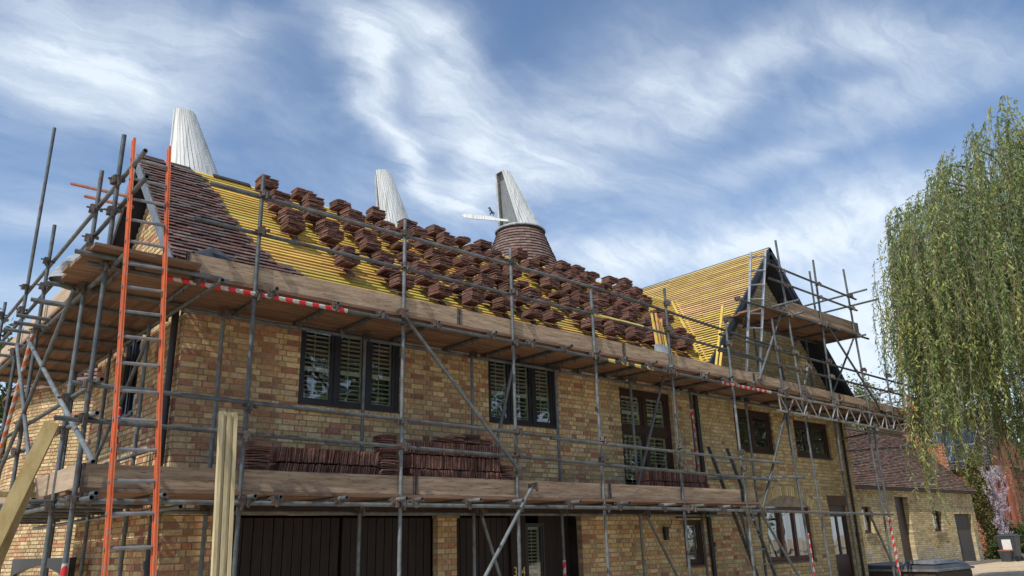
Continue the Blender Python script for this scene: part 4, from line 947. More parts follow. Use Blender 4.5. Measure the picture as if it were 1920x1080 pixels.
# ------------------------------------------------------------------ oast cowls and roundels
VD = V(-.909, .416, 0).normalized()
def cowl(name, label, top, base, rt, rb, face, tiled=None, extra=None):
    """white conical cowl whose front is cut off by its upright opening"""
    top, base = Vector(top), Vector(base); r = thing(name, label, 'cowl', tuple(base), 'white oast cowls'); f = Vector(face).normalized(); sd_ = V(-f.y, f.x, 0)
    A = math.radians(48); n = 30; mb = MB(); a = A
    def ring(c, rad, t): return c + f * math.cos(t) * rad + sd_ * math.sin(t) * rad
    for k in range(n):
        t0 = A + (2 * math.pi - 2 * A) * k / n; t1 = A + (2 * math.pi - 2 * A) * (k + 1) / n; o_ = .008 + random.uniform(0, .012)
        b0, b1 = ring(base, rb + o_, t0 + .01), ring(base, rb + o_ * .4, t1 - .012); c0, c1 = ring(top, rt + o_ * .6, t0 + .01), ring(top, rt + o_ * .3, t1 - .012)
        b0i, b1i, c0i, c1i = ring(base, rb - .03, t0 + .01), ring(base, rb - .03, t1 - .012), ring(top, rt - .02, t0 + .01), ring(top, rt - .02, t1 - .012)
        drop = V(0, 0, random.uniform(-.02, .01)); mb.hexa([b0 + drop, b1 + drop, b1i, b0i, c0, c1, c1i, c0i])
    mb.build('cowl_boards', m_white, r)
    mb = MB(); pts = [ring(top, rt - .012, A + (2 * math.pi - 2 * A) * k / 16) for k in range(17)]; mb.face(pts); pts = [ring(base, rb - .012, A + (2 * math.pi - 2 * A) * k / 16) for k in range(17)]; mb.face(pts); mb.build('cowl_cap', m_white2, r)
    mb = MB()      # inner lining, seen through the opening
    b0, b1, c0, c1 = ring(base, rb - .05, A + .03), ring(base, rb - .05, -A - .03), ring(top, rt - .03, A + .03), ring(top, rt - .03, -A - .03)
    ins = -f * .10
    m_ = 7
    for k in range(m_):
        p0, p1 = b0.lerp(b1, k / m_), b0.lerp(b1, (k + .93) / m_); q0, q1 = c0.lerp(c1, k / m_), c0.lerp(c1, (k + .93) / m_)
        mb.hexa([p0 + ins, p1 + ins, p1 + ins * 1.3, p0 + ins * 1.3, q0 + ins, q1 + ins, q1 + ins * 1.3, q0 + ins * 1.3])
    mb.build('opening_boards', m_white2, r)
    mb = MB()
    for p, q in ((ring(base, rb, A), ring(top, rt, A)), (ring(base, rb, -A), ring(top, rt, -A))): mb.beam(p, q, .05, .05)
    mb.build('opening_frame', m_white, r)
    return r, ring
def tiled_cone(r, c, prof, course=.105, wd=.17, vis=(0, 2 * math.pi)):
    """prof: list of (radius, z) downwards; courses of plain tiles around it"""
    mb = MB(); z = prof[0][1]; i = 0
    def rad(zz_):
        for (r0, z0), (r1, z1) in zip(prof[:-1], prof[1:]):
            if zz_ >= z1: return r0 + (r1 - r0) * (z0 - zz_) / (z0 - z1)
        return prof[-1][0]
    while z > prof[-1][1]:
        z2 = z - course; ra, rb_ = rad(z), rad(z2); n = max(10, int(2 * math.pi * rb_ / wd)); ph = (i % 2) * math.pi / n
        for k in range(n):
            t0, t1 = ph + 2 * math.pi * k / n, ph + 2 * math.pi * (k + .965) / n; lf = .030 + random.uniform(-.005, .009)
            q = random.uniform(.85, 1.15); cc = TC[random.choice((0, 1, 1, 4, 0))]; col = tuple(x * q * 1.5 for x in (cc[0], cc[1] * 1.15, cc[2] * 1.1))
            P_ = lambda rr, t, zz_: (c[0] + rr * math.cos(t), c[1] + rr * math.sin(t), c[2] + zz_)
            mb.hexa([P_(rb_ , t0, z2), P_(rb_, t1, z2), P_(rb_ + lf, t1, z2), P_(rb_ + lf, t0, z2), P_(ra - .02, t0, z - .01), P_(ra - .02, t1, z - .01), P_(ra + .004, t1, z - .01), P_(ra + .004, t0, z - .01)], col)
        z = z2; i += 1
    mb.build('tiling', m_tileatt, r, kind='stuff')
# roundels (brick drums and tiled cones), then the cowls on them
c3 = (15.6, 17.19, 0); c2 = (12.8, 19.74, 0); c1 = (6.06, 18.84, 0)
def cylinder_bricks(parent, c, R_, z0, z1, a0, a1):
    mb = MB(); z = z0; i = 0
    while z < z1:
        t = a0 + (i % 2) * .165 / R_; k = 0
        while t < a1:
            ln = (.225 if (k + i) % 2 else .1125); t1 = t + (ln - .01) / R_; q = random.choice(BUFF + BUFF + REDS[:2] + [REDS[3]]); s = random.uniform(.85, 1.15); dj = random.uniform(0, .004)
            P_ = lambda rr, tt, zz_: (c[0] + rr * math.cos(tt), c[1] + rr * math.sin(tt), zz_)
            mb.add([P_(R_ - .06, t, z), P_(R_ - .06, t1, z), P_(R_ - .06, t1, z + .065), P_(R_ - .06, t, z + .065), P_(R_ + dj, t + .0005, z + .003), P_(R_ + dj, t1 - .0005, z + .003), P_(R_ + dj, t1, z + .062), P_(R_ + dj, t, z + .062)], BF, (q[0] * s, q[1] * s, q[2] * s)); t += ln / R_; k += 1
        z += .075; i += 1
    mb.build('brickwork', m_brick, parent, kind='stuff')
def roundel(label, c, R_, zw, rt, zt, a0, a1, bricks=True):
    r = thing('roundel', label, 'roundel', (c[0], c[1], 0), 'round oast kilns behind the house'); mb = MB(); mb.lathe(c, [(R_ - .012, 0), (R_ - .012, zw)], 48); mb.build('drum', m_mortar, r)
    if bricks: cylinder_bricks(r, c, R_, 0, zw, a0, a1)
    mb = MB(); prof = [(rt, zt), (rt + (R_ + .2 - rt) * .25, zt - (zt - zw) * .30), (R_ + .2, zw)]; mb.lathe(c, [(a - .02, b) for a, b in prof], 40); mb.build('cone', m_felt, r); tiled_cone(r, c, prof)
    mb = MB(); mb.lathe(c, [(rt + .10, zt - .07), (rt + .12, zt - .04), (rt + .07, zt + .02), (rt - .03, zt + .03)], 36); mb.build('lead_collar', m_lead, r)
    return r
roundel('nearest round kiln of sunlit yellow brick, curving out beyond the gable', (7.3, 21.2, 0), 4.0, 5.2, 1.5, 9.3, math.radians(170), math.radians(262))
roundel('tiled round kiln hidden behind the ridge below the middle cowl', c2, 2.7, 6.0, .78, 10.15, 0, 1, False)
roundel('brown tiled kiln cone standing above the ridge under the right-hand cowl', c3, 2.75, 6.0, .69, 11.02, 0, 1, False)
cowl('cowl', 'largest white boarded cowl, leftmost, behind the laid tiles', (5.50, 18.62, 12.24), (6.20, 19.0, 9.6), .27, .98, VD)
cowl('cowl', 'middle white boarded cowl rising behind the stacks of tiles', (11.97, 19.62, 12.92), (12.85, 19.85, 10.15), .27, .80, VD)
cw, ring = cowl('cowl', 'white cowl with grey open face and a pointed vane arm, on the tiled cone', (14.86, 17.09, 12.80), (15.58, 17.17, 11.05), .23, .66, (-.86, .02, 0))
vn = thing('wind_vane', 'white pointed vane arm carrying a small black prancing horse', 'weather vane', (15.0, 17.56, 11.4))
a, b = V(15.25, 17.3, 11.36), V(14.10, 18.30, 11.565); d = (b - a).normalized(); up = V(0, 0, 1); nn = d.cross(up).normalized() * .018
def plate(mb, prof):
    f = [a + d * x + up * y + nn for x, y in prof]; g_ = [p - nn * 2 for p in f]; n = len(f); mb.face(f); mb.face(g_[::-1])
    for k in range(n): mb.face([f[k], g_[k], g_[(k + 1) % n], f[(k + 1) % n]])
Lv = (b - a).length
mb = MB(); plate(mb, [(0, -.05), (Lv - .20, -.075), (Lv - .17, -.045), (Lv - .13, -.075), (Lv, 0), (Lv - .13, .075), (Lv - .17, .045), (Lv - .20, .075), (.55, .065), (.48, .04), (.42, .04), (.36, .02), (0, .02)]); mb.build('vane_arm', m_white, vn)
hs = [(0, 0), (.02, .0), (.03, .07), (.07, .12), (.12, .10), (.14, .02), (.165, .02), (.17, .12), (.13, .16), (.12, .20), (.14, .25), (.17, .23), (.19, .20), (.21, .21), (.19, .26), (.165, .285), (.17, .33), (.205, .34), (.225, .33), (.235, .355), (.205, .39), (.185, .42), (.175, .41), (.15, .415), (.115, .36), (.09, .29), (.045, .24), (.02, .19), (-.02, .20), (-.05, .16), (-.055, .09), (-.03, .10), (-.02, .15), (.0, .15), (-.005, .08)]
mb = MB(); ho = .50; sc_ = .72
f = [a + d * (ho + x * sc_) + up * (.09 + y * sc_) + nn * .6 for x, y in hs]
cen = a + d * (ho + .06) + up * .2
f2 = [p - nn * 1.2 for p in f]; mb.face(f); mb.face(f2[::-1])
for k in range(len(f)): mb.face([f[k], f2[k], f2[(k + 1) % len(f)], f[(k + 1) % len(f)]])
mb.build('horse', m_black, vn)

# ------------------------------------------------------------------ outbuilding
OY = 13.5; ob = thing('outbuilding', 'low yellow brick outbuilding with plain tiled roof beyond the house', 'outbuilding', (33, OY, .36)); OF = Fr((0, OY, 0), (1, 0, 0), (0, 1, 0))
OA = (27.85, 28.55, 1.62, 2.55); OD1 = (30.52, 31.62, .42, 2.90); OW = (33.62, 34.53, 1.60, 2.42); OD2 = (35.75, 37.55, .40, 2.33)
def ocut(u, z): return OW[0] - .02 < u < OW[1] + .02 and 2.42 < z < 2.50
OH = [OA, OD1, OW, OD2]
ow = backing(OF, 'front_wall', ob, 25.5, 38.0, 0, 3.3, OH, rev=.26)
obr = lay_bricks(OF, 25.5, 38.0, .2, 3.3, OH, col_out)
put_bricks(OF, obr, ow, 250, vis=lambda b: 27.8 < b[0] < 36, depth=.22)
mb = MB(); mb.box(37.9, 38.0, OY, OY + 5, 0, 3.3); mb.box(25.5, 38, OY + 4.9, OY + 5, 0, 3.3); mb.build('end_wall', m_mortar, ob)
mb = MB(); mb.face([(38.0, OY, 3.3), (38.0, OY + 5, 3.3), (38.0, OY + 2.5, 5.7)]); mb.build('end_gable', m_mortar, ob)
mb = MB()
for k in range(9):
    u = OW[0] - .04 + (OW[1] - OW[0] + .08) * k / 9; q = random.choice(GAULT); zt = OW[3] + .02 + .07 * (1 - ((k - 4) / 4.5) ** 2); mb.add([OF.p(u, .1, zt - .08), OF.p(u + .09, .1, zt - .08), OF.p(u + .09, .1, zt + .13), OF.p(u, .1, zt + .13), OF.p(u, -.004, zt - .08), OF.p(u + .09, -.004, zt - .08), OF.p(u + .09, -.004, zt + .13), OF.p(u, -.004, zt + .13)], BF, q)
mb.build('window_arch', m_brick, ow)
window(OF, OW, [1], m_brown, parent=ob, blinds=False, setback=.14, fr_w=.09, sash=.06); window(OF, OA, [1], m_brown, parent=ob, blinds=False, setback=.12, fr_w=.08, sash=.04)
for r_ in (OW, OA):
    mb = MB(); OF.box(mb, r_[0] - .02, r_[1] + .05, -.06, .12, r_[2] - .12, r_[2] - .01); mb.build('window_sill', m_sill, ob)
mb = MB(); OF.box(mb, OD1[0] + .01, OD1[1] - .01, .20, .25, OD1[2], OD1[3]); D = mb.build('tall_door', m_brown, ob)
for k in range(6):
    a_ = OD1[0] + .02 + k * .178; mb = MB(); OF.box(mb, a_, a_ + .168, .18, .199, OD1[2], OD1[3] - .01); mb.build('plank', m_brown, D)
m_greydoor = mat('grey_door', (.075, .065, .06), (.11, .10, .092), 5, .7, .001, 40, stretch=(5, 5, .5))
for a_, b_ in ((OD2[0] + .03, (OD2[0] + OD2[1]) / 2 - .01), ((OD2[0] + OD2[1]) / 2 + .01, OD2[1] - .03)):
    mb = MB(); OF.box(mb, a_, b_, .15, .18, OD2[2], OD2[3] - .02); D = mb.build('double_door', m_greydoor, ob)
    for k in range(6):
        w_ = (b_ - a_) / 6; mb = MB(); OF.box(mb, a_ + k * w_ + .004, a_ + (k + 1) * w_ - .004, .132, .149, OD2[2] + .01, OD2[3] - .03); mb.build('plank', m_greydoor, D)
mb = MB(); OF.box(mb, 25.5, 38.15, -.15, -.08, 3.12, 3.23); mb.build('gutter', m_beam, ob)
mb = MB(); 
for k in range(90): u = 25.6 + k * .14; OF.box(mb, u, u + .07, -.04, .0, 3.12, 3.22)
mb.build('dentil_course', m_sill, ob, kind='stuff')
# its roof: slope facing the yard, laid in courses
OE = V(0, .707, .707); ON = V(0, -.707, .707); orr = 38.2
mb = MB(); A = [V(25.4, OY - .09, 3.22), V(orr, OY - .09, 3.22), V(orr, OY + 2.5, 5.81), V(25.4, OY + 2.5, 5.81)]; mb.hexa([p - ON * .12 for p in A] + A)
A = [V(orr, OY + 5.09, 3.22), V(25.4, OY + 5.09, 3.22), V(25.4, OY + 2.5, 5.81), V(orr, OY + 2.5, 5.81)]; mb.hexa([p - V(0, .707, .707) * .12 for p in A] + A); orf = mb.build('roof', m_felt, ob)
tl = []
for i in range(36):
    s = .04 + i * .1; x = 25.4 + (.083 if i % 2 else 0)
    while x < orr: tl.append((x, s)); x += .166
def otile(mb, x, s):
    B0 = V(x, OY - .09, 3.22); lo, hi = s - .085, s + .08; l0 = .065 + random.uniform(-.006, .010); q = random.uniform(.75, 1.35); c = random.choice(TC + [(.15, .085, .075)] * 3); c = (c[0] * q * 1.15, c[1] * q * 1.2, c[2] * q * 1.05)
    p = [B0 + OE * lo + ON * l0, B0 + V(.158, 0, 0) + OE * lo + ON * (l0 + random.uniform(-.004, .004)), B0 + V(.158, 0, 0) + OE * hi + ON * .02, B0 + OE * hi + ON * .02]
    mb.hexa(p + [v + ON * .013 for v in p], c)
tl.sort(key=lambda t: (0 if t[0] > 27.9 else 1, t[0])); 
for t in tl[:120]: mb = MB(); otile(mb, *t); mb.build('tile', m_tileatt, orf)
mb = MB()
for t in tl[120:]: otile(mb, *t)
mb.build('tiling', m_tileatt, orf, kind='stuff')
mb = MB(); mb.tube((25.4, OY + 2.5, 5.83), (orr, OY + 2.5, 5.83), .1, seg=10, col=(.11, .07, .06)); mb.build('ridge_tiles', m_tileatt, orf)

# ------------------------------------------------------------------ far red-brick house
FB = [(.38, .15, .08), (.44, .19, .10), (.33, .12, .07), (.46, .22, .12)]
def far_wall(parent, fr, u0, u1, z0, z1, name='wall', clip=None):
    mb = MB(); mb.hexa([fr.p(u0, .02, z0), fr.p(u1, .02, z0), fr.p(u1, .12, z0), fr.p(u0, .12, z0), fr.p(u0, .02, z1), fr.p(u1, .02, z1), fr.p(u1, .12, z1), fr.p(u0, .12, z1)]); w_ = mb.build(name, m_mortar, parent)
    mb = MB(); z = z0; i = 0
    while z < z1 - .05:
        u = u0 + (i % 2) * .11
        while u < u1 - .05:
            e = min(u + .215, u1); q = random.choice(FB); k = random.uniform(.85, 1.15); mb.add(brick_pts(fr, (u, e, z, z + .064, None), .02), BF, (q[0] * k, q[1] * k, q[2] * k)); u += .225
        z += .075; i += 1
    mb.build('brickwork', m_orangebrick, w_, kind='stuff'); return w_
fh = thing('red_brick_house', 'orange brick house with solar panels on its dark roof behind the willow', 'house', (43, 16, .5))
S2 = Fr((42, 0, 0), (0, 1, 0), (1, 0, 0)); F2 = Fr((0, 14.0, 0), (1, 0, 0), (0, 1, 0))
far_wall(fh, S2, 14.02, 19.5, .3, 4.6); far_wall(fh, F2, 42.0, 45.2, .3, 4.6)
mb = MB(); mb.box(42.15, 47.5, 14.15, 19.4, .3, 4.55); mb.face([(42, 14.03, 4.6), (48, 14.03, 4.6), (45, 14.03, 7.6)]); mb.c = [(.27, .12, .075)] * len(mb.f); mb.build('inner_wall', m_orangebrick, fh)
E2 = V(.707, 0, .707); nn2 = V(-.707, 0, .707); B2 = V(41.75, 13.85, 4.42); LR2 = 4.6
mb = MB(); A = [B2, B2 + E2 * LR2, B2 + E2 * LR2 + V(0, 6, 0), B2 + V(0, 6, 0)]; mb.hexa([p - nn2 * .15 for p in A] + A)
fr_ = mb.build('roof', m_felt, fh)
mb = MB()
for i in range(45):
    for k in range(36):
        y = 13.85 + k * .166 + (.083 if i % 2 else 0); p0 = V(B2.x, y, B2.z) + E2 * i * .1; q = random.uniform(.7, 1.3); c = random.choice(TC)
        p = [p0 + nn2 * .055, p0 + V(0, .158, 0) + nn2 * .055, p0 + V(0, .158, 0) + E2 * .13 + nn2 * .012, p0 + E2 * .13 + nn2 * .012]; mb.hexa(p + [v + nn2 * .012 for v in p], (c[0] * q, c[1] * q * 1.1, c[2] * q * 1.15))
mb.build('tiling', m_tileatt, fr_, kind='stuff')
for k in range(3):
    for j in (0, 1):
        p0 = B2 + E2 * (.45 + j * 1.22) + V(0, .75 + k * 1.04, 0) + nn2 * .09; mb = MB(); A = [p0, p0 + V(0, 1.0, 0), p0 + V(0, 1.0, 0) + E2 * 1.18, p0 + E2 * 1.18]; mb.hexa(A + [v + nn2 * .04 for v in A]); P_ = mb.build('solar_panel', m_alu, fh)
        for a_ in range(3):
            mb = MB(); q0 = p0 + V(0, .03 + a_ * .32, 0) + E2 * .03 + nn2 * .043; q = [q0, q0 + V(0, .305, 0), q0 + V(0, .305, 0) + E2 * 1.12, q0 + E2 * 1.12]; mb.hexa(q + [v + nn2 * .004 for v in q]); mb.build('solar_cells', m_solar, P_)
for z0, z1 in ((4.2, 4.55), (1.9, 2.05)): mb = MB(); mb.box(42.3, 43.4, 13.8, 14.02, z0, z1); mb.build('stone_band', m_sill, fh)
for x in (42.1, 42.9, 43.8): mb = MB(); mb.box(x, x + .3, 13.82, 14.0, .4, 4.1); mb.build('brick_pier', m_pot, fh)
mb = MB(); mb.tube((41.9, 13.9, .4), (41.9, 13.9, 4.5), .045, seg=8); mb.build('downpipe', m_sheen, fh)
ch = thing('chimney', 'orange brick chimney with two clay pots rising beyond the scaffold end', 'chimney', (40.2, 16, 4))
far_wall(ch, Fr((0, 15.7, 0), (1, 0, 0), (0, 1, 0)), 39.7, 40.7, 3.0, 7.2, 'stack'); far_wall(ch, Fr((39.7, 0, 0), (0, 1, 0), (1, 0, 0)), 15.72, 16.6, 3.0, 7.2, 'stack')
far_wall(ch, Fr((39.95, 0, 0), (0, 1, 0), (1, 0, 0)), 14.9, 15.7, 3.0, 5.6, 'stack_base')
mb = MB(); mb.box(39.85, 40.6, 15.85, 16.55, 3, 7.2); mb.build('flue', m_mortar, ch)
for i, (z, q) in enumerate(((7.2, .05), (7.28, .1), (7.36, .06))): mb = MB(); mb.box(39.7 - q, 40.7 + q, 15.7 - q, 16.6 + q, z, z + .077); mb.build('corbel', m_pot, ch)
for x in (39.95, 40.45): mb = MB(); mb.lathe((x, 16.1, 7.43), [(.17, 0), (.14, .35), (.17, .40), (.17, .48), (.10, .48)], 14); mb.build('chimney_pot', m_pot, ch)

# ------------------------------------------------------------------ hot tub, bins
tb = thing('hot_tub', 'brown clad hot tub under a folded grey cover beside the house end', 'hot tub', (21.2, 9.3, gz(21))); tz = gz(21)
mb = MB(); mb.box(20.05, 22.1, 8.2, 10.3, tz, .74); mb.build('cabinet', m_tub, tb)
for k in range(13): mb = MB(); y = 8.22 + k * .16; mb.box(20.03, 20.05, y, y + .15, tz + .04, .70); mb.build('plank', m_tub, tb)
for k in range(13): mb = MB(); x = 20.07 + k * .156; mb.box(x, x + .146, 8.18, 8.2, tz + .04, .70); mb.build('plank', m_tub, tb)
mb = MB(); mb.box(19.98, 22.16, 8.13, 10.36, .735, .785); mb.build('rim', m_sheen, tb)
mb = MB(); mb.hexa([(20.02, 8.2, .785), (22.1, 8.2, .785), (22.1, 10.3, .785), (20.02, 10.3, .785), (20.06, 8.25, .86), (22.05, 8.25, .87), (22.05, 10.25, .89), (20.06, 10.25, .88)]); mb.build('cover', m_cover, tb)
mb = MB(); mb.hexa([(20.3, 8.3, .885), (22.0, 8.3, .885), (22.0, 9.1, .90), (20.3, 9.1, .90), (20.35, 8.35, .96), (21.95, 8.35, .95), (21.95, 9.0, .97), (20.35, 9.0, .96)]); mb.build('folded_flap', m_sheen, tb)
mb = MB(); mb.box(20.1, 21.2, 10.5, 12.2, gz(20), .92); mb.box(20.05, 21.25, 10.45, 12.25, .92, .98); o = mb.build('black_crate', m_cover); o['label'] = 'black lidded box between hot tub and house end'; o['category'] = 'box'
bn = thing('wheelie_bin', 'grey wheelie bin with a white paper notice on its side', 'bin', (37.2, 12.55, .41)); bz = gz(37)
def bin_body(mb, x, y, z, w0, d0, w1, d1, h): mb.hexa([(x - w0, y - d0, z), (x + w0, y - d0, z), (x + w0, y + d0, z), (x - w0, y + d0, z), (x - w1, y - d1, z + h), (x + w1, y - d1, z + h), (x + w1, y + d1, z + h), (x - w1, y + d1, z + h)])
bxy = (37.15, 12.15)
mb = MB(); bin_body(mb, bxy[0], bxy[1], bz + .06, .22, .26, .29, .35, .90); mb.build('body', m_bin, bn)
mb = MB(); bin_body(mb, bxy[0], bxy[1], bz + .96, .31, .38, .30, .36, .04); bin_body(mb, bxy[0], bxy[1], bz + 1.0, .29, .35, .20, .25, .05); mb.tube((bxy[0] - .28, bxy[1] - .42, bz + .99), (bxy[0] + .28, bxy[1] - .42, bz + .99), .02, seg=8); mb.build('lid', m_bin, bn)
for q in (-.22, .22): mb = MB(); mb.tube((bxy[0] + q - .03, bxy[1] - .26, bz + .1), (bxy[0] + q + .03, bxy[1] - .26, bz + .1), .10, seg=16); mb.build('wheel', m_black, bn)
mb = MB(); mb.hexa([(bxy[0] - .262, bxy[1] - .16, bz + .42), (bxy[0] - .256, bxy[1] - .16, bz + .42), (bxy[0] - .256, bxy[1] + .17, bz + .42), (bxy[0] - .262, bxy[1] + .17, bz + .42), (bxy[0] - .297, bxy[1] - .16, bz + .84), (bxy[0] - .29, bxy[1] - .16, bz + .84), (bxy[0] - .29, bxy[1] + .17, bz + .84), (bxy[0] - .297, bxy[1] + .17, bz + .84)]); mb.build('paper_notice', m_wtape, bn)
cb = thing('food_caddy', 'small black caddy with brown lid at the foot of the wheelie bin', 'caddy', (36.7, 11.9, bz))
mb = MB(); bin_body(mb, 36.75, 12.2, bz, .14, .17, .18, .22, .40); mb.build('body', m_bin, cb); mb = MB(); bin_body(mb, 36.75, 12.2, bz + .40, .19, .23, .18, .21, .05); mb.build('lid', m_pot, cb)

# ------------------------------------------------------------------ plants
def rq(n): return RNG.random(n)
def leaf_quads(P0, D0, ln, wd):
    """P0 (n,3) bases, D0 (n,3) directions; quads hanging along D0"""
    n = len(P0); D0 = D0 / np.linalg.norm(D0, axis=1, keepdims=True); r = RNG.normal(size=(n, 3)); S = np.cross(D0, r); S /= np.linalg.norm(S, axis=1, keepdims=True) + 1e-9
    ln = ln[:, None]; wd = wd[:, None]; m = P0 + D0 * ln * .45
    return np.stack([P0, m + S * wd, P0 + D0 * ln, m - S * wd], axis=1)
def willow(root, R_=4.05, H=11.5, seed=3):
    t = thing('willow_tree', 'tall weeping willow with long green and yellowish trailing fronds', 'tree', root)
    rx, ry, rz = root; mb = MB(); top = V(rx + .3, ry + .2, 4.8); pv = V(rx, ry, 0); pr = .48
    for k in range(1, 7):
        p = V(rx, ry, 0).lerp(top, k / 6) + V(random.uniform(-.1, .1), random.uniform(-.1, .1), 0); mb.tube(pv, p, pr, pr * .9, 12, caps=False); pv, pr = p, pr * .9
    LI = []
    for k in range(22):
        an = 2 * math.pi * k / 22 + random.uniform(-.15, .15); rr = R_ * random.uniform(.55, 1.0); s = V(rx + .3, ry + .2, random.uniform(3.6, 4.8)); pts = []
        zt = H - .3 - 3.0 * (rr / R_) ** 2
        for j in range(9):
            u = j / 8; pts.append(V(s.x + math.cos(an) * rr * u ** 1.25, s.y + math.sin(an) * rr * u ** 1.25, s.z + (zt - s.z) * math.sin(min(u * 1.15, 1) * math.pi / 2)))
        r0 = .17
        for p, q in zip(pts[:-1], pts[1:]): mb.tube(p, q, r0, r0 * .74, 7, caps=False); r0 *= .74
        LI.append(pts)
    mb.build('trunk', m_bark, t)
    ns = 3700; quads = []; cols = []; tw = MB()
    clus = [(math.sqrt(random.random()), random.uniform(0, 2 * math.pi)) for _ in range(150)]
    for i in range(ns):
        ku, ka = random.choice(clus); u = min(1.0, max(.02, ku + random.gauss(0, .05))); an = ka + random.gauss(0, .06) / max(u, .15)
        if random.random() < .15: u = random.uniform(.8, 1.0); an = random.uniform(0, 2 * math.pi)
        lob = 1 + .10 * math.sin(an * 5 + 1) + .06 * math.sin(an * 9)
        r_ = R_ * u * lob; x, y = rx + r_ * math.cos(an), ry + r_ * math.sin(an)
        zs = H - 3.4 * u ** 2.4 + .55 * math.sin(an * 4 + x) * u + random.uniform(-.5, .25)
        if random.random() < .68: zs -= random.uniform(.3, 4) * (1 if u > .5 else .6)
        ze = 2.3 + 4.8 * max(0, u - .82) / .2 * random.random() + random.uniform(-.4, 2.2) + (1.2 * math.sin(an * 7) if u > .7 else 0)
        left = (x - rx) * -.755 + (y - ry) * .655      # the side towards the house hangs less low
        ze = max(ze, 2.9 + .48 * left + random.uniform(0, 1.3) if left > -1.5 else 2.0)
        if zs - ze < .8: ze = zs - random.uniform(.8, 2.5)
        L_ = min(zs - ze, random.uniform(1.8, 5.4)); n = int(L_ * 25); 
        tt = np.linspace(0, 1, n); sw = RNG.normal(size=2) * .10
        out = np.array([math.cos(an), math.sin(an)]) * random.uniform(.1, .4)
        arch = 1 - np.exp(-tt * 7)
        cx = x + out[0] * arch + sw[0] * tt + .05 * np.sin(tt * 9 + i); cy = y + out[1] * arch + sw[1] * tt + .05 * np.cos(tt * 8 + i); cz = zs + .22 * np.sin(np.minimum(tt * 12, math.pi)) * (L_ > 1) - tt * L_
        Pn = np.stack([cx, cy, cz], 1); 
        Dn = np.stack([RNG.normal(size=n) * .55, RNG.normal(size=n) * .55, -np.abs(RNG.normal(size=n) * .5 + .9)], 1)
        quads.append(leaf_quads(Pn, Dn, RNG.uniform(.08, .16, n), RNG.uniform(.011, .020, n)))
        yl = random.random(); bc = np.array([.13, .175, .065]) if yl < .55 else (np.array([.235, .25, .08]) if yl < .8 else np.array([.085, .125, .055])) ; cols.append(np.clip(bc[None, :] * RNG.uniform(.65, 1.35, (n, 1)), 0, 1))
        if i % 2 == 0:
            st = max(1, n // 6); idx = list(range(0, n, st)); 
            for a_, b_ in zip(idx[:-1], idx[1:]): tw.tube(Pn[a_], Pn[b_], .007, .005, 3, caps=False)
    quads_object('crown', np.concatenate(quads), np.concatenate(cols), m_leaf, t)
    tw.build('twigs', m_bark, t, kind='stuff')
    return t
willow((21.6, 4.55, gz(22)))
def leafy(name, label, cat, c, rx, ry, rz, n, size, cols, seed=0, trunk=None, flat=0, group=None):
    t = thing(name, label, cat, (c[0], c[1], gz(c[0])), group); cl = 26; cs = RNG.normal(size=(cl, 3)); cs /= np.linalg.norm(cs, axis=1, keepdims=True); cs *= RNG.uniform(.45, .95, (cl, 1)); 
    k = RNG.integers(0, cl, n); off = RNG.normal(size=(n, 3)) * .20; P_ = (cs[k] + off) * np.array([rx, ry, rz]) + np.array(c)
    P_[:, 2] = np.maximum(P_[:, 2], gz(c[0]) + .05)
    D_ = RNG.normal(size=(n, 3)) + np.array([0, 0, -.3]); q = leaf_quads(P_, D_, RNG.uniform(.7, 1.3, n) * size, RNG.uniform(.3, .5, n) * size * .6)
    cc = np.array(cols)[RNG.integers(0, len(cols), n)] * RNG.uniform(.7, 1.3, (n, 1)); quads_object('crown', q, cc, m_leaf2, t)
    if trunk:
        mb = MB(); b = V(c[0], c[1], gz(c[0])); mb.tube(b, (c[0], c[1], c[2]), trunk, trunk * .5, 9)
        for j in range(min(cl, 12)): mb.tube((c[0], c[1], c[2] - rz * .3), (c[0] + cs[j][0] * rx, c[1] + cs[j][1] * ry, c[2] + cs[j][2] * rz), trunk * .3, trunk * .06, 6)
        mb.build('trunk', m_bark, t)
    return t
GR = [(.05, .08, .02), (.07, .11, .025), (.09, .13, .03), (.04, .06, .018)]; LG = [(.12, .16, .05), (.10, .14, .05), (.15, .18, .07)]
leafy('tree', 'hazy green treetop showing beyond the right foot of the wing gable', 'tree', (46.2, 22.5, 8.3), 2.6, 2.6, 2.2, 7000, .20, LG, trunk=.25)
leafy('tree', 'dark green tree behind the far left end of the scaffold', 'tree', (3.2, 36, 6.8), 4.0, 3.0, 3.6, 14000, .26, GR + LG, trunk=.4)
leafy('hedge_shrub', 'dark green shrub below the willow at the right edge', 'shrub', (47.6, 14.6, 2.2), 2.4, 1.4, 2.0, 12000, .16, GR, trunk=.08)
leafy('tree', 'dense green tree filling the gap behind the willow at the right edge', 'tree', (56, 17.0, 5.0), 5, 3, 4.5, 16000, .3, GR + LG, trunk=.4)
leafy('garden_shrub', 'rounded green shrub beside the wheelie bin', 'shrub', (41.5, 13.2, 1.15), 1.0, .7, .8, 7000, .11, GR, trunk=.05)
leafy('low_plant', 'low dark plant in the bed at the outbuilding corner', 'plant', (39.2, 13.3, .75), .6, .45, .4, 4000, .10, GR, trunk=.03)
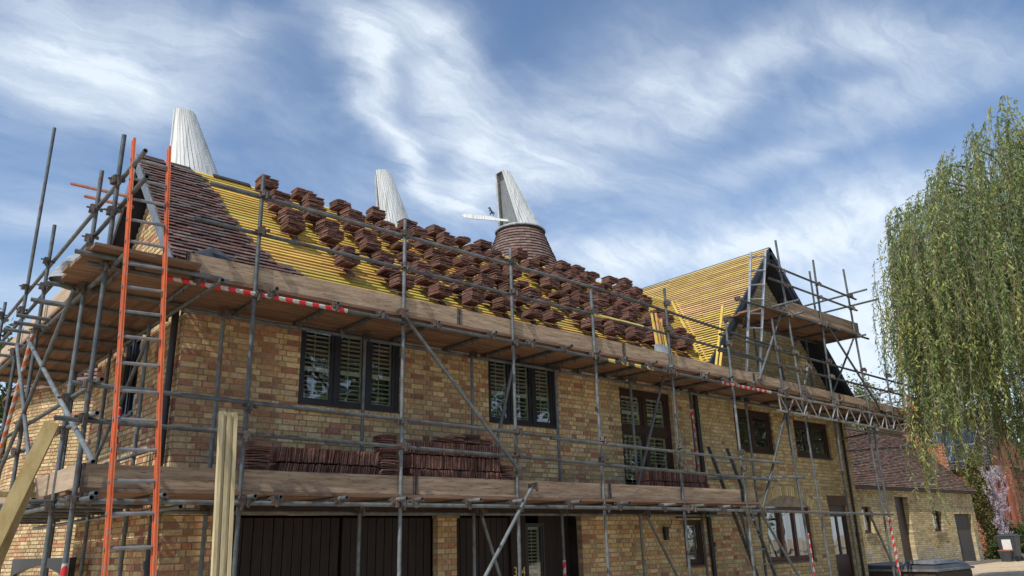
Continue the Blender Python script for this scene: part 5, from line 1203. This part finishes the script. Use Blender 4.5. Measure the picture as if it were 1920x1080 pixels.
wi = leafy('wisteria', 'wisteria with hanging lilac flowers climbing the corner of the brick house', 'climbing plant', (39.9, 13.75, 3.0), .95, .4, 1.9, 9000, .12, [(.20, .19, .07), (.16, .19, .05), (.26, .20, .09), (.12, .14, .04)], trunk=.06)
qs = []; cs = []
for _ in range(150):
    z = random.uniform(1.2, 4.4); w_ = .85 * (.75 + .3 * math.sin(z * 2)); x = 39.75 + random.uniform(-w_, w_) * 1.15; y = 13.0 + random.uniform(-.12, .25); n = 55; l = random.uniform(.25, .45); t_ = RNG.random(n)
    P_ = np.stack([x + RNG.normal(size=n) * .055 * (1 - t_), y + RNG.normal(size=n) * .055 * (1 - t_), z - t_ * l], 1); qs.append(leaf_quads(P_, RNG.normal(size=(n, 3)), np.full(n, .05), np.full(n, .02)))
    cs.append(np.array(random.choice([(.46, .39, .46), (.55, .48, .54), (.36, .29, .38), (.60, .53, .52)]))[None, :] * RNG.uniform(.8, 1.2, (n, 1)))
quads_object('flowers', np.concatenate(qs), np.concatenate(cs), m_purple, wi)
mb = MB()
for k in range(9): mb.box(48.5, 48.54, 10.0 + k * .5, 10.47 + k * .5, .45, 2.3)
fe = thing('board_fence', 'pale weathered board fence at the far right edge', 'fence', (48.5, 12, .45))
for k in range(9): mb = MB(); mb.box(48.5, 48.54, 10.0 + k * .5, 10.48 + k * .5, .45, 2.3 + random.uniform(-.02, .02)); mb.build('board', m_toe_y, fe)
# stones edging the bed by the bins
es = thing('stone_planter', 'low stone edged bed at the corner of the outbuilding', 'planter', (39.4, 13, .43))
for k in range(6): mb = MB(); mb.box(38.3 + k * .42, 38.68 + k * .42, 12.75, 12.95, .4, .62 + random.uniform(-.02, .02)); mb.build('stone', m_sill, es)
# trees across the drive, which the window panes mirror
leafy('tree', 'broad tree across the drive, reflected in the left-hand windows', 'tree', (23, -23, 9), 7.5, 4.5, 8.5, 13000, .5, LG + GR, trunk=.4)
leafy('tree', 'second tree across the drive, reflected in the middle windows', 'tree', (38, -22, 9), 7.5, 4.5, 8.5, 13000, .5, LG + GR, trunk=.4)
leafy('tree', 'third tree across the drive, reflected in the wing windows', 'tree', (60, -22, 9), 11, 4, 8.0, 13000, .5, LG, trunk=.4)
